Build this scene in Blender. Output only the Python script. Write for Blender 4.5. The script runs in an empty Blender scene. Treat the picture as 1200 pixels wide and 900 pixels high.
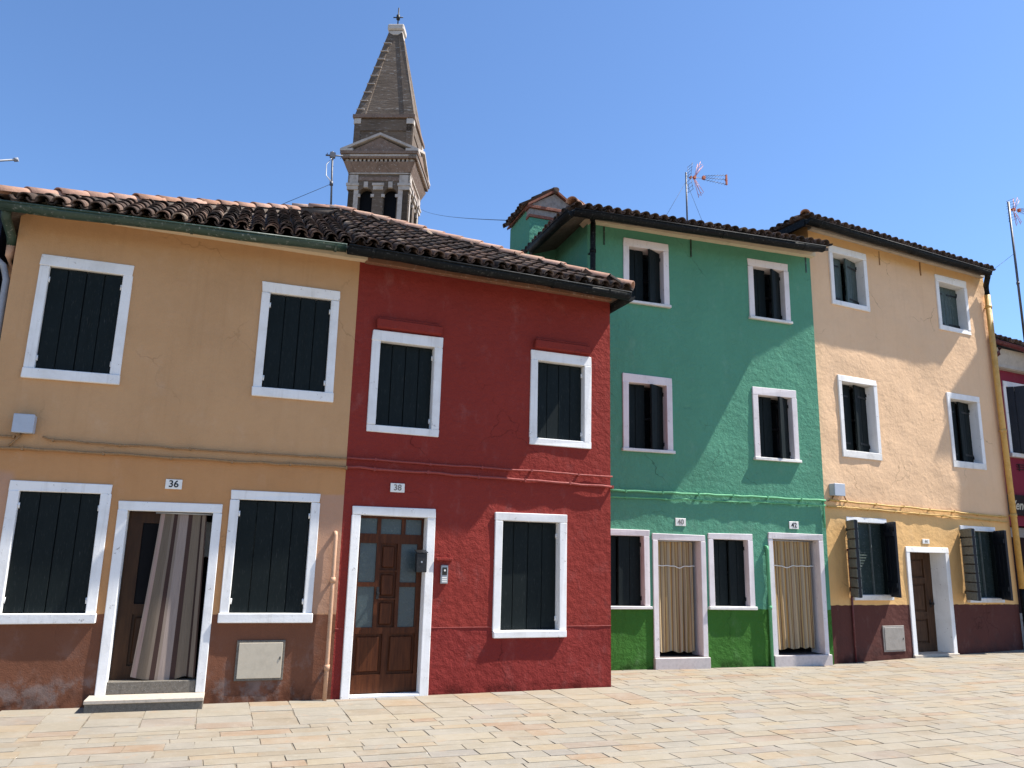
import bpy, bmesh, math, random
from mathutils import Vector, Matrix, noise
from mathutils.geometry import delaunay_2d_cdt

random.seed(7)
SC = bpy.context.scene
COL = SC.collection
R_ = math.radians

# ------------------------------------------------------------------ materials
def nt(name):
    m = bpy.data.materials.new(name)
    m.use_nodes = True
    t = m.node_tree
    return m, t, t.nodes, t.links, t.nodes['Principled BSDF']

def add(n, kind, **kw):
    x = n.new(kind)
    for k, v in kw.items():
        setattr(x, k, v)
    return x

def rgba(c):
    return (c[0], c[1], c[2], 1.0)

def noise_tex(t, vec, scale, detail=5, rough=.55):
    x = t.nodes.new('ShaderNodeTexNoise')
    x.inputs['Scale'].default_value = scale
    x.inputs['Detail'].default_value = detail
    x.inputs['Roughness'].default_value = rough
    t.links.new(vec, x.inputs['Vector'])
    return x.outputs['Fac']

def math_node(t, op, a, b=None, clamp=False):
    x = t.nodes.new('ShaderNodeMath'); x.operation = op; x.use_clamp = clamp
    for i, v in enumerate((a, b)):
        if v is None: continue
        if isinstance(v, (int, float)): x.inputs[i].default_value = v
        else: t.links.new(v, x.inputs[i])
    return x.outputs[0]

def remap(t, v, a, b, c=0.0, d=1.0):
    x = t.nodes.new('ShaderNodeMapRange'); x.interpolation_type = 'SMOOTHSTEP'
    t.links.new(v, x.inputs['Value'])
    for k, q in zip(('From Min', 'From Max', 'To Min', 'To Max'), (a, b, c, d)):
        x.inputs[k].default_value = q
    return x.outputs['Result']

def mix(t, fac, a, b, mode='MIX'):
    x = t.nodes.new('ShaderNodeMix'); x.data_type = 'RGBA'; x.blend_type = mode
    if isinstance(fac, (int, float)): x.inputs[0].default_value = fac
    else: t.links.new(fac, x.inputs[0])
    for i, v in ((6, a), (7, b)):
        if isinstance(v, tuple): x.inputs[i].default_value = rgba(v)
        else: t.links.new(v, x.inputs[i])
    return x.outputs[2]

def bump(t, h, strength, dist, prev=None):
    x = t.nodes.new('ShaderNodeBump')
    x.inputs['Strength'].default_value = strength
    x.inputs['Distance'].default_value = dist
    t.links.new(h, x.inputs['Height'])
    if prev is not None: t.links.new(prev, x.inputs['Normal'])
    return x.outputs['Normal']

def mapping(t, vec, scale):
    x = t.nodes.new('ShaderNodeMapping'); x.inputs['Scale'].default_value = scale
    t.links.new(vec, x.inputs['Vector'])
    return x.outputs[0]

def plaster(name, base, zones=(), rects=(), stains=(), vary=.18, fine=.35, lumps=.5, streak=.12, damp=None, rough_d=.012, crack=.55):
    """Limewashed render. zones: (height, colour below it, edge softness); rects: (u0,u1,z0,z1,colour) patches of another colour."""
    m, t, n, l, b = nt(name)
    co = n.new('ShaderNodeTexCoord').outputs['Object']
    sep = n.new('ShaderNodeSeparateXYZ'); l.new(co, sep.inputs[0])
    x, z = sep.outputs['X'], sep.outputs['Z']
    wob = math_node(t, 'MULTIPLY', math_node(t, 'SUBTRACT', noise_tex(t, co, 5.0, 6), .5), .05)
    zw = math_node(t, 'ADD', z, wob)
    xw = math_node(t, 'ADD', x, wob)
    c = base
    first = True
    node = n.new('ShaderNodeRGB'); node.outputs[0].default_value = rgba(base); c = node.outputs[0]
    for h, colr, soft in zones:
        f = remap(t, zw, h - soft, h + soft, 1.0, 0.0)
        c = mix(t, f, c, colr)
    for u0, u1, z0, z1, colr, soft in rects:
        f = math_node(t, 'MULTIPLY', remap(t, xw, u0 - soft, u0 + soft), remap(t, xw, u1 - soft, u1 + soft, 1, 0))
        f = math_node(t, 'MULTIPLY', f, remap(t, zw, z0 - soft, z0 + soft))
        f = math_node(t, 'MULTIPLY', f, remap(t, zw, z1 - soft, z1 + soft, 1, 0))
        c = mix(t, f, c, colr)
    # weathering: broad blotches, finer mottling, faint runs
    big = noise_tex(t, co, .9, 5, .6)
    c = mix(t, remap(t, big, .35, .7, 0, vary), c, (.55, .5, .45), 'MULTIPLY')
    mid = noise_tex(t, co, 7.0, 6, .65)
    c = mix(t, remap(t, mid, .45, .75, 0, vary * .9), c, (.78, .74, .70), 'MULTIPLY')
    lite = noise_tex(t, mapping(t, co, (1.7, 1.7, 1.1)), 2.3, 7, .7)
    c = mix(t, remap(t, lite, .52, .85, 0, vary * .4), c, (.9, .85, .8))
    vo = n.new('ShaderNodeTexVoronoi'); vo.feature = 'DISTANCE_TO_EDGE'; vo.inputs['Scale'].default_value = .75
    wv = n.new('ShaderNodeVectorMath'); wv.operation = 'ADD'
    nv = n.new('ShaderNodeTexNoise'); nv.inputs['Scale'].default_value = 3.5; nv.inputs['Detail'].default_value = 6
    l.new(co, nv.inputs['Vector']); sc_ = n.new('ShaderNodeVectorMath'); sc_.operation = 'SCALE'; sc_.inputs[3].default_value = .35
    l.new(nv.outputs['Color'], sc_.inputs[0]); l.new(co, wv.inputs[0]); l.new(sc_.outputs[0], wv.inputs[1]); l.new(wv.outputs[0], vo.inputs['Vector'])
    ck = math_node(t, 'MULTIPLY', remap(t, vo.outputs['Distance'], .0015, .006, 1, 0), remap(t, noise_tex(t, co, .8, 3), .50, .62, 0, crack))
    c = mix(t, ck, c, (.30, .27, .25), 'MULTIPLY')
    run = noise_tex(t, mapping(t, co, (9, 9, .35)), 1.0, 4, .6)
    c = mix(t, remap(t, run, .5, .8, 0, streak), c, (.45, .4, .36), 'MULTIPLY')
    for h, colr, amt in stains:              # dirt / salt patches near the foot of the wall
        f = math_node(t, 'MULTIPLY', remap(t, noise_tex(t, co, 3.2, 7, .7), .48, .62), remap(t, zw, h * .5, h, amt, 0))
        c = mix(t, f, c, colr)
    if damp:
        f = math_node(t, 'MULTIPLY', remap(t, zw, 0.01, damp, .85, 0), remap(t, noise_tex(t, co, 6, 5), .35, .65))
        c = mix(t, f, c, (.35, .3, .28), 'MULTIPLY')
    l.new(c, b.inputs['Base Color'])
    b.inputs['Roughness'].default_value = .93
    b.inputs['Specular IOR Level'].default_value = .15
    nrm = bump(t, noise_tex(t, co, 2.2, 3, .5), lumps * .6, .03)
    nrm = bump(t, noise_tex(t, co, 11.0, 5, .6), lumps, rough_d, nrm)
    nrm = bump(t, noise_tex(t, co, 75.0, 4, .6), fine, .006, nrm)
    l.new(nrm, b.inputs['Normal'])
    return m

def simple(name, c, rough=.6, vary=.15, scale=12, metal=0.0, bumps=.15, dist=.004, spec=.4, dark=(.4, .4, .4), stretch=None):
    m, t, n, l, b = nt(name)
    co = n.new('ShaderNodeTexCoord').outputs['Object']
    if stretch: co = mapping(t, co, stretch)
    f = noise_tex(t, co, scale, 6, .65)
    node = n.new('ShaderNodeRGB'); node.outputs[0].default_value = rgba(c)
    cc = mix(t, remap(t, f, .4, .75, 0, vary), node.outputs[0], dark, 'MULTIPLY')
    g = noise_tex(t, co, scale * 4.1, 4, .6)
    cc = mix(t, remap(t, g, .55, .8, 0, vary * .7), cc, (.8, .78, .74))
    l.new(cc, b.inputs['Base Color'])
    l.new(remap(t, f, .3, .8, rough - .08, min(1, rough + .12)), b.inputs['Roughness'])
    b.inputs['Metallic'].default_value = metal
    b.inputs['Specular IOR Level'].default_value = spec
    if bumps: l.new(bump(t, g, bumps, dist), b.inputs['Normal'])
    return m

def wood(name, c1, c2, rough=.45, grain=(3, 3, .25)):
    m, t, n, l, b = nt(name)
    co = n.new('ShaderNodeTexCoord').outputs['Object']
    f = noise_tex(t, mapping(t, co, grain), 14, 6, .6)
    c = mix(t, remap(t, f, .3, .7), c1, c2)
    l.new(c, b.inputs['Base Color'])
    b.inputs['Roughness'].default_value = rough
    b.inputs['Specular IOR Level'].default_value = .18
    l.new(bump(t, f, .2, .003), b.inputs['Normal'])
    return m

def tile_mat(name, ramp, lichen=.5):
    m, t, n, l, b = nt(name)
    co = n.new('ShaderNodeTexCoord').outputs['Object']
    geo = n.new('ShaderNodeNewGeometry')
    r = n.new('ShaderNodeValToRGB')
    while len(r.color_ramp.elements) < len(ramp): r.color_ramp.elements.new(.5)
    for i, (p, c) in enumerate(ramp):
        r.color_ramp.elements[i].position = p; r.color_ramp.elements[i].color = rgba(c)
    l.new(geo.outputs['Random Per Island'], r.inputs[0])
    f = noise_tex(t, co, 9, 7, .7)
    c = mix(t, remap(t, f, .42, .62, 0, lichen), r.outputs[0], (.045, .04, .036))
    g = noise_tex(t, co, 26, 5, .7)
    c = mix(t, remap(t, g, .6, .75, 0, lichen * .7), c, (.32, .29, .22))
    l.new(c, b.inputs['Base Color'])
    b.inputs['Roughness'].default_value = .92
    b.inputs['Specular IOR Level'].default_value = .2
    l.new(bump(t, g, .5, .006), b.inputs['Normal'])
    return m

def paving(name):
    m, t, n, l, b = nt(name)
    co = n.new('ShaderNodeTexCoord').outputs['Object']
    geo = n.new('ShaderNodeNewGeometry')
    r = n.new('ShaderNodeValToRGB')
    ramp = [(0, (0.232, 0.191, 0.138)), (.18, (0.272, 0.231, 0.169)), (.38, (0.262, 0.235, 0.186)), (.56, (0.245, 0.222, 0.182)), (.70, (0.288, 0.244, 0.173)),
            (.84, (0.280, 0.212, 0.140)), (.92, (0.259, 0.181, 0.121)), (1, (0.230, 0.212, 0.184))]
    while len(r.color_ramp.elements) < len(ramp): r.color_ramp.elements.new(.5)
    for i, (p, c) in enumerate(ramp):
        r.color_ramp.elements[i].position = p; r.color_ramp.elements[i].color = rgba(c)
    l.new(geo.outputs['Random Per Island'], r.inputs[0])
    f = noise_tex(t, co, 2.4, 7, .68)
    c = mix(t, remap(t, f, .38, .66, 0, .45), r.outputs[0], (.32, .288, .24))
    f2 = noise_tex(t, co, 9, 8, .75)
    c = mix(t, remap(t, f2, .5, .75, 0, .5), c, (.385, .335, .255))
    f3 = noise_tex(t, mapping(t, co, (1, 1, 1)), 5.0, 6, .6)
    c = mix(t, remap(t, f3, .56, .72, 0, .35), c, (.33, .205, .115))
    g = noise_tex(t, co, 60, 5, .7)
    c = mix(t, remap(t, g, .52, .75, 0, .35), c, (.62, .58, .52), 'MULTIPLY')
    ly = noise_tex(t, mapping(t, co, (2.2, 9, 1)), 1.6, 6, .7)
    c = mix(t, remap(t, ly, .54, .70, 0, .55), c, (.74, .69, .62), 'MULTIPLY')
    wide = noise_tex(t, co, .35, 4, .6)
    c = mix(t, remap(t, wide, .45, .7, 0, .5), c, (.86, .83, .80), 'MULTIPLY')
    l.new(c, b.inputs['Base Color'])
    b.inputs['Roughness'].default_value = .82
    b.inputs['Specular IOR Level'].default_value = .2
    nrm = bump(t, f2, .45, .010)
    l.new(bump(t, g, .3, .003, nrm), b.inputs['Normal'])
    return m

def stripes(name, stops, period, wear=.25):
    """Woven cloth: warp stripes along U of the UV map (U in metres)."""
    m, t, n, l, b = nt(name)
    uv = n.new('ShaderNodeUVMap').outputs[0]
    sep = n.new('ShaderNodeSeparateXYZ'); l.new(uv, sep.inputs[0])
    u = math_node(t, 'FRACT', math_node(t, 'DIVIDE', sep.outputs['X'], period))
    r = n.new('ShaderNodeValToRGB'); r.color_ramp.interpolation = 'CONSTANT'
    while len(r.color_ramp.elements) < len(stops): r.color_ramp.elements.new(.5)
    for i, (p, c) in enumerate(stops):
        r.color_ramp.elements[i].position = p; r.color_ramp.elements[i].color = rgba(c)
    l.new(u, r.inputs[0])
    th = noise_tex(t, mapping(t, uv, (260, 3, 1)), 1, 3, .6)
    c = mix(t, remap(t, th, .4, .7, 0, wear), r.outputs[0], (.5, .48, .46), 'MULTIPLY')
    l.new(c, b.inputs['Base Color'])
    b.inputs['Roughness'].default_value = .95
    b.inputs['Specular IOR Level'].default_value = .1
    l.new(bump(t, noise_tex(t, mapping(t, uv, (500, 500, 1)), 1, 2), .3, .002), b.inputs['Normal'])
    return m

def worn_white(name, c0):
    """Limewashed stone: grey weathering, fine runs and small chips that show the stone beneath."""
    m, t, n, l, b = nt(name)
    co = n.new('ShaderNodeTexCoord').outputs['Object']
    node = n.new('ShaderNodeRGB'); node.outputs[0].default_value = rgba(c0)
    c = mix(t, remap(t, noise_tex(t, co, 2.6, 6, .65), .42, .72, 0, .38), node.outputs[0], (.66, .64, .61), 'MULTIPLY')
    c = mix(t, remap(t, noise_tex(t, mapping(t, co, (14, 14, .9)), 1.0, 5, .65), .52, .78, 0, .35), c, (.55, .52, .48), 'MULTIPLY')
    ch = noise_tex(t, co, 13, 8, .75)
    c = mix(t, remap(t, ch, .625, .655, 0, .7), c, (.30, .27, .245))
    l.new(c, b.inputs['Base Color']); b.inputs['Roughness'].default_value = .85; b.inputs['Specular IOR Level'].default_value = .2
    nr = bump(t, noise_tex(t, co, 30, 6, .7), .35, .004)
    l.new(bump(t, ch, .3, .006, nr), b.inputs['Normal'])
    return m

M = {}
OCHRE, BROWN = (.525, .308, .155), (.180, .074, .042)
M['ochre'] = plaster('ochre_render', OCHRE, [(2.62, (.50, .258, .112), .03), (.92, BROWN, .006)],
                     [(-.275, .2, .925, 2.27, (.46, .265, .17), .02), (-3.9, -3.42, .9, 2.35, (.47, .27, .17), .05)],
                     [(.75, (.22, .13, .10), .5), (.35, (.20, .165, .15), .55)], vary=.2, fine=.45, lumps=.45, damp=.3, crack=.3)
M['red'] = plaster('brick_red_render', (.240, .034, .026), [(.757, (.226, .031, .026), .004)], vary=.16, fine=1.0, lumps=1.0, streak=.08, rough_d=.024, damp=.16)
M['green'] = plaster('teal_green_render', (.098, .285, .185), [(.87, (.048, .152, .026), .004)], vary=.16, fine=1.0, lumps=1.0, streak=.08, rough_d=.022, damp=.18)
M['peach'] = plaster('peach_render', (.735, .492, .300), [(2.62, (.72, .44, .185), .05), (.93, (.098, .037, .030), .006)],
                     [(-1, 8, 7.38, 9, (.71, .44, .20), .08)], [(.6, (.075, .035, .03), .7)], vary=.14, fine=.3, lumps=.9, streak=.1, damp=.2)
M['crimson'] = plaster('crimson_render', (.23, .032, .052), vary=.12)
M['navy_shade'] = plaster('navy_shade_render', (.02, .03, .06), vary=.12)  # the left neighbour's deep shade is put into this dark blue
M['rose'] = plaster('rose_render', (.50, .20, .17), vary=.14)
M['cream_stone'] = simple('cream_cornice_paint', (.66, .56, .40), .85, .25, 6)
M['grey_stone'] = simple('grey_cornice_plaster', (.46, .42, .36), .9, .4, 5)
M['brown_stone'] = simple('brown_cornice_plaster', (.22, .105, .06), .9, .4, 6)
M['white'] = worn_white('white_lime_paint', (.80, .79, .77))
M['pinkwhite'] = worn_white('pinkish_white_stone', (.76, .70, .69))
M['sill'] = simple('istrian_stone', (.70, .68, .64), .7, .35, 9, bumps=.25)
M['shutter'] = simple('black_green_shutter_paint', (.0055, .0095, .0098), .6, .06, 5, bumps=.12, spec=.14, stretch=(4, 4, .6))
M['shutter_grey'] = simple('faded_green_shutter_paint', (.050, .075, .068), .6, .45, 5, bumps=.2, stretch=(4, 4, .6))
M['shutter_blue'] = simple('blue_black_shutter_paint', (.007, .009, .016), .5, .08, 5, stretch=(4, 4, .6))
M['iron'] = simple('black_iron', (.008, .008, .009), .55, .2, 20, bumps=.1)
M['blind'] = simple('slatted_blind_paint', (.040, .060, .052), .55, .3, 8)
M['weathered'] = simple('weathered_grey_shutter_edge', (.135, .155, .148), .8, .5, 14)
M['gut_green'] = simple('green_gutter_paint', (.026, .052, .036), .45, .45, 6, dark=(.5, .5, .45))
M['gut_dark'] = simple('dark_gutter_paint', (.0055, .007, .0078), .6, .15, 8, spec=.15)
M['gut_crimson'] = simple('crimson_pipe_paint', (.10, .018, .022), .5, .25, 8)
M['pipe_yellow'] = simple('ochre_pipe_paint', (.60, .36, .10), .6, .35, 6)
M['pipe_tan'] = simple('tan_pipe_paint', (.52, .30, .18), .6, .4, 7)
M['pipe_grey'] = simple('grey_pipe', (.30, .31, .33), .5, .3, 8)
M['cable_ochre'] = simple('ochre_painted_cable', (.30, .17, .075), .8, .4, 20)
M['cable_red'] = simple('red_painted_cable', (.27, .045, .035), .7, .2, 20)
M['cable_green'] = simple('green_painted_cable', (.10, .36, .17), .7, .2, 20)
M['cable_yellow'] = simple('yellow_painted_cable', (.55, .34, .10), .7, .3, 20)
M['glass_dark'] = simple('dark_window_glass', (.010, .012, .014), .12, 0, 5, bumps=0, spec=.6)
M['dim_glass_shade'] = simple('dim_glass_painted_shade', (.006, .006, .007), .6, 0, 5, bumps=0, spec=.08)  # near-black for door panes; also paints the shade inside the belfry arches
M['interior'] = simple('room_shade_paint', (.05, .04, .035), .95, .2, 5)  # the room's darkness is put into this wall colour
M['frosted'] = simple('frosted_glass', (.040, .060, .066), .3, .1, 9, bumps=.1, spec=.5)
M['door_red'] = wood('varnished_door_wood', (.046, .0118, .0036), (.088, .0255, .0078), .5)
M['door_old'] = wood('worn_dark_door_wood', (.090, .044, .022), (.042, .020, .010), .55)
M['door_brown'] = wood('brown_interior_door_wood', (.050, .022, .009), (.030, .0125, .0055), .45)
M['hatch'] = simple('cream_meter_hatch', (.52, .45, .34), .6, .2, 10, bumps=.08)
M['hatch_grey'] = simple('grey_meter_hatch', (.30, .27, .235), .6, .3, 10, bumps=.08)
M['box_grey'] = simple('grey_plastic_box', (.40, .44, .50), .5, .12, 12, bumps=.05)
M['step_dark'] = simple('dark_speckled_step_stone', (.15, .130, .103), .75, .6, 30, bumps=.3)
M['step_top'] = simple('pale_step_stone', (.48, .41, .33), .75, .4, 25, bumps=.2)
M['step_pink'] = simple('pinkish_step_stone', (.55, .49, .46), .75, .3, 15, bumps=.2)
M['plate'] = simple('enamel_plate', (.78, .76, .70), .4, .15, 25, bumps=.05)
M['ink'] = simple('black_lettering', (.012, .012, .012), .6, 0, 5, bumps=0)
M['ink_worn'] = simple('worn_lettering', (.22, .20, .18), .7, .4, 30, bumps=0)
M['gold'] = simple('cream_script_lettering', (.55, .50, .38), .6, 0, 5, bumps=0)
M['steel'] = simple('brushed_metal', (.35, .36, .38), .4, .2, 20, metal=.6, bumps=.05)
M['black_metal'] = simple('black_mailbox_paint', (.010, .010, .011), .4, .1, 10, bumps=.05)
M['brass'] = simple('dull_brass', (.30, .22, .10), .4, .2, 20, metal=.7, bumps=0)
M['orange'] = simple('orange_plastic', (.62, .17, .07), .5, .1, 10, bumps=0)
M['mast'] = simple('galvanised_mast', (.10, .10, .11), .5, .3, 10, metal=.3, bumps=0)
M['wire'] = simple('black_cable', (.02, .02, .022), .6, 0, 5, bumps=0)
M['tile'] = tile_mat('weathered_roof_tile', [(0, (.038, .029, .025)), (.3, (.070, .047, .036)), (.6, (.105, .067, .050)), (.85, (.150, .090, .064)), (.95, (.21, .14, .105)), (1, (.30, .225, .165))], .65)
M['ridge'] = tile_mat('ridge_tile', [(0, (.42, .24, .17)), (.4, (.50, .31, .23)), (.75, (.40, .21, .13)), (1, (.55, .38, .29))], .22)
M['deck'] = simple('eave_underside', (.11, .085, .068), .9, .4, 8)
M['brickband'] = simple('reddish_brick_band', (.24, .085, .05), .9, .5, 14, bumps=.4, dist=.01)
M['greybrick'] = simple('grey_mortared_brick', (.30, .255, .22), .9, .6, 16, bumps=.4, dist=.01)
M['tower'] = simple('weathered_tower_brick', (.132, .096, .068), .95, .55, .7, bumps=.5, dist=.08, dark=(.38, .35, .32), stretch=(.5, .5, 2.2))
M['towerstone'] = simple('pale_tower_stone', (.44, .385, .335), .9, .6, 1.6, bumps=.4, dist=.05, dark=(.45, .42, .4))
M['towerband'] = simple('terracotta_tower_band', (.20, .135, .10), .9, .55, 1.4, bumps=.4, dist=.05)
M['towertop'] = simple('white_tower_stone', (.50, .445, .39), .85, .3, 2, bumps=.2, dist=.03)
M['paving'] = paving('sandstone_paving')
M['joint'] = simple('sandy_paving_joint', (.25, .21, .155), .95, 1.0, 2.6, dark=(.22, .21, .20))
M['cloth_a'] = stripes('wide_striped_cloth', [(0, (0.285, 0.221, 0.181)), (.03, (0.342, 0.243, 0.206)), (.09, (0.157, 0.122, 0.091)), (.24, (0.195, 0.153, 0.118)), (.29, (0.057, 0.034, 0.029)), (.37, (0.223, 0.176, 0.143)),
                       (.42, (0.294, 0.236, 0.206)), (.60, (0.065, 0.039, 0.033)), (.69, (0.180, 0.140, 0.102)), (.86, (0.049, 0.031, 0.025)), (.90, (0.209, 0.162, 0.122)), (.97, (0.062, 0.038, 0.030))], 1.0, .6)
M['cloth_b'] = stripes('thin_striped_cloth', [(0, (0.360, 0.254, 0.139)), (.13, (0.185, 0.099, 0.050)), (.18, (0.350, 0.277, 0.185)), (.36, (0.430, 0.329, 0.197)), (.46, (0.370, 0.211, 0.067)), (.55, (0.170, 0.117, 0.076)),
                       (.62, (0.335, 0.259, 0.168)), (.76, (0.430, 0.315, 0.172)), (.84, (0.160, 0.092, 0.055)), (.90, (0.370, 0.249, 0.105))], .33, .5)
M['rope'] = simple('white_cord', (.72, .70, .64), .9, .1, 20)

# ------------------------------------------------------------------ mesh helpers
def new_bm():
    return bmesh.new()

def build(name, bm, mats, parent=None, loc=(0, 0, 0), rot=(0, 0, 0), smooth=False):
    me = bpy.data.meshes.new(name)
    bmesh.ops.recalc_face_normals(bm, faces=bm.faces)
    bm.to_mesh(me); bm.free()
    for m in (mats if isinstance(mats, (list, tuple)) else [mats]):
        me.materials.append(M[m] if isinstance(m, str) else m)
    if smooth:
        for p in me.polygons: p.use_smooth = True
    o = bpy.data.objects.new(name, me); COL.objects.link(o)
    o.parent = parent; o.location = loc; o.rotation_euler = rot
    return o

def box(bm, x0, x1, y0, y1, z0, z1, mi=0, bev=0.0, jit=0.0):
    vs = [bm.verts.new((x + random.uniform(-jit, jit), y + random.uniform(-jit, jit), z + random.uniform(-jit, jit)))
          for x in (x0, x1) for y in (y0, y1) for z in (z0, z1)]
    idx = [(0, 1, 3, 2), (4, 6, 7, 5), (0, 4, 5, 1), (2, 3, 7, 6), (0, 2, 6, 4), (1, 5, 7, 3)]
    fs = [bm.faces.new([vs[i] for i in f]) for f in idx]
    for f in fs: f.material_index = mi
    if bev:
        es = list({e for f in fs for e in f.edges})
        r = bmesh.ops.bevel(bm, geom=es, offset=bev, segments=1, affect='EDGES', profile=.5)
        for f in r['faces']: f.material_index = mi
    return fs

def poly_prism(bm, pts, vec, mi=0):
    """Extrude a planar polygon (3-D points) along vec."""
    a = [bm.verts.new(p) for p in pts]
    b = [bm.verts.new(Vector(p) + Vector(vec)) for p in pts]
    fs = [bm.faces.new(a), bm.faces.new(b[::-1])]
    for i in range(len(pts)):
        j = (i + 1) % len(pts)
        fs.append(bm.faces.new((a[i], b[i], b[j], a[j])))
    for f in fs: f.material_index = mi
    return fs

def tube(bm, pts, r, seg=8, mi=0, cap=True):
    pts = [Vector(p) for p in pts]
    rings = []
    for i, p in enumerate(pts):
        d = (pts[min(i + 1, len(pts) - 1)] - pts[max(i - 1, 0)]).normalized()
        a = d.orthogonal().normalized() if abs(d.z) > .9 else d.cross(Vector((0, 0, 1))).normalized()
        b = d.cross(a)
        rr = r[i] if isinstance(r, (list, tuple)) else r
        rings.append([bm.verts.new(p + a * math.cos(2 * math.pi * k / seg) * rr + b * math.sin(2 * math.pi * k / seg) * rr) for k in range(seg)])
    for q, s in zip(rings, rings[1:]):
        for k in range(seg):
            f = bm.faces.new((q[k], q[(k + 1) % seg], s[(k + 1) % seg], s[k])); f.material_index = mi; f.smooth = True
    if cap:
        bm.faces.new(rings[0][::-1]).material_index = mi; bm.faces.new(rings[-1]).material_index = mi

def in_poly(x, y, poly):
    c = False
    for i in range(len(poly)):
        x0, y0 = poly[i]; x1, y1 = poly[i - 1]
        if (y0 > y) != (y1 > y) and x < (x1 - x0) * (y - y0) / (y1 - y0) + x0: c = not c
    return c

def wall_front(bm, outline, holes, grid=.13, amp=.006, seed=0, mi=0):
    """Front sheet in the plane y=0 with rectangular openings and a gently uneven surface."""
    vs, es = [], []
    def loop(pts):
        s = len(vs); vs.extend(Vector(p) for p in pts)
        es.extend((s + i, s + (i + 1) % len(pts)) for i in range(len(pts)))
    def dense(pts, st):
        out = []
        for i in range(len(pts)):
            a, b = Vector(pts[i]), Vector(pts[(i + 1) % len(pts)])
            k = max(1, int((b - a).length / st))
            out += [a.lerp(b, j / k) for j in range(k)]
        return out
    loop(dense(outline, .3))
    for (a, b, c, d) in holes: loop([(a, c), (b, c), (b, d), (a, d)])
    x0, x1 = min(p[0] for p in outline), max(p[0] for p in outline)
    z0, z1 = min(p[1] for p in outline), max(p[1] for p in outline)
    x = x0 + grid / 2
    while x < x1:
        z = z0 + grid / 2
        while z < z1:
            if in_poly(x, z, outline) and not any(a - .05 < x < b + .05 and c - .05 < z < d + .05 for a, b, c, d in holes):
                vs.append(Vector((x + random.uniform(-.03, .03), z + random.uniform(-.03, .03))))
            z += grid
        x += grid
    v2, _, f2, *_ = delaunay_2d_cdt(vs, es, [], 0, 1e-5)
    def off(p):
        edge = min(p[0] - x0, x1 - p[0])
        k = min(1, max(0, edge / .25))
        return k * amp * (noise.noise(Vector((p[0] * 1.1, seed, p[1] * 1.1))) * 1.6 + noise.noise(Vector((p[0] * 3.7, seed + 9, p[1] * 3.7))) * .8)
    bv = [bm.verts.new((p[0], off(p), p[1])) for p in v2]
    for f in f2:
        cx = sum(v2[i][0] for i in f) / len(f); cz = sum(v2[i][1] for i in f) / len(f)
        if not in_poly(cx, cz, outline) or any(a < cx < b and c < cz < d for a, b, c, d in holes): continue
        try:
            q = bm.faces.new([bv[i] for i in f]); q.smooth = True; q.material_index = mi
        except ValueError: pass

def strip(bm, pts, mi=0):
    """Vertical wall panels following a plan line: pts = (x, y, ztop)."""
    for a, b in zip(pts, pts[1:]):
        f = bm.faces.new([bm.verts.new(p) for p in ((a[0], a[1], -.1), (b[0], b[1], -.1), (b[0], b[1], b[2]), (a[0], a[1], a[2]))])
        f.material_index = mi

# ---- barrel tiles
def half_tile(bm, base, along, across, nrm, length, r0, r1, mi=0, seg=8, thick=.013, flip=False, full=True):
    """One coppo: base = middle of the low end; 'along' points up the slope."""
    s = -1 if flip else 1
    def ring(c, r, k0=0):
        return [bm.verts.new(c + across * (math.cos(math.pi * k / seg) * r) + nrm * (s * math.sin(math.pi * k / seg) * r * .92)) for k in range(seg + 1)]
    a = ring(base, r0); b = ring(base + along * length, r1)
    for k in range(seg):
        f = bm.faces.new((a[k], a[k + 1], b[k + 1], b[k])); f.smooth = True; f.material_index = mi
    if full:
        c = ring(base, r0 - thick); d = ring(base + along * length, r1 - thick)
        for k in range(seg):
            f = bm.faces.new((c[k + 1], c[k], d[k], d[k + 1])); f.smooth = True; f.material_index = mi
            f = bm.faces.new((a[k + 1], a[k], c[k], c[k + 1])); f.material_index = mi

def tile_field(bm, e0, e1, apex, poly_a, spacing=.172, expo=.29, mi=0, seed=1):
    """Tiles over the plane through eave e0->e1 and apex; poly_a(b) gives the (low, high) extent along the eave at slope distance b."""
    rnd = random.Random(seed)
    e0, e1, apex = Vector(e0), Vector(e1), Vector(apex)
    al = (e1 - e0).normalized()
    up = (apex - e0); up = (up - al * up.dot(al)); H = up.length; up.normalize()
    n = al.cross(up).normalized()
    if n.z < 0: n = -n
    L = (e1 - e0).length
    nc = int(L / spacing) + 1
    for j in range(int(H / expo) + 1):
        for i in range(nc):
            a = (i + .5) * L / nc
            b = j * expo - .045
            if b > H - .1: continue
            TL_ = min(.39, H - b + .03)
            lo, hi = poly_a(max(b, 0) + .12)
            for kind in (0, 1):
                aa = a + kind * L / nc / 2
                if not lo - .03 < aa < hi + .03: continue
                jt = rnd.uniform(-.012, .012); jb = rnd.uniform(-.025, .02); jh = rnd.uniform(-.005, .006)
                sk = rnd.uniform(-.03, .03)
                p = e0 + al * (aa + jt) + up * (b + jb)
                if kind == 0:
                    d = (up + n * (-.045) + al * sk).normalized()
                    half_tile(bm, p + n * (.05 + jh), d, al, n, TL_, .075, .060, mi)
                else:
                    d = (up + n * (-.03)).normalized()
                    half_tile(bm, p + n * (.068 + jh), d, al, n, TL_, .056, .068, mi, seg=6, flip=True, full=(j == 0))

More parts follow.
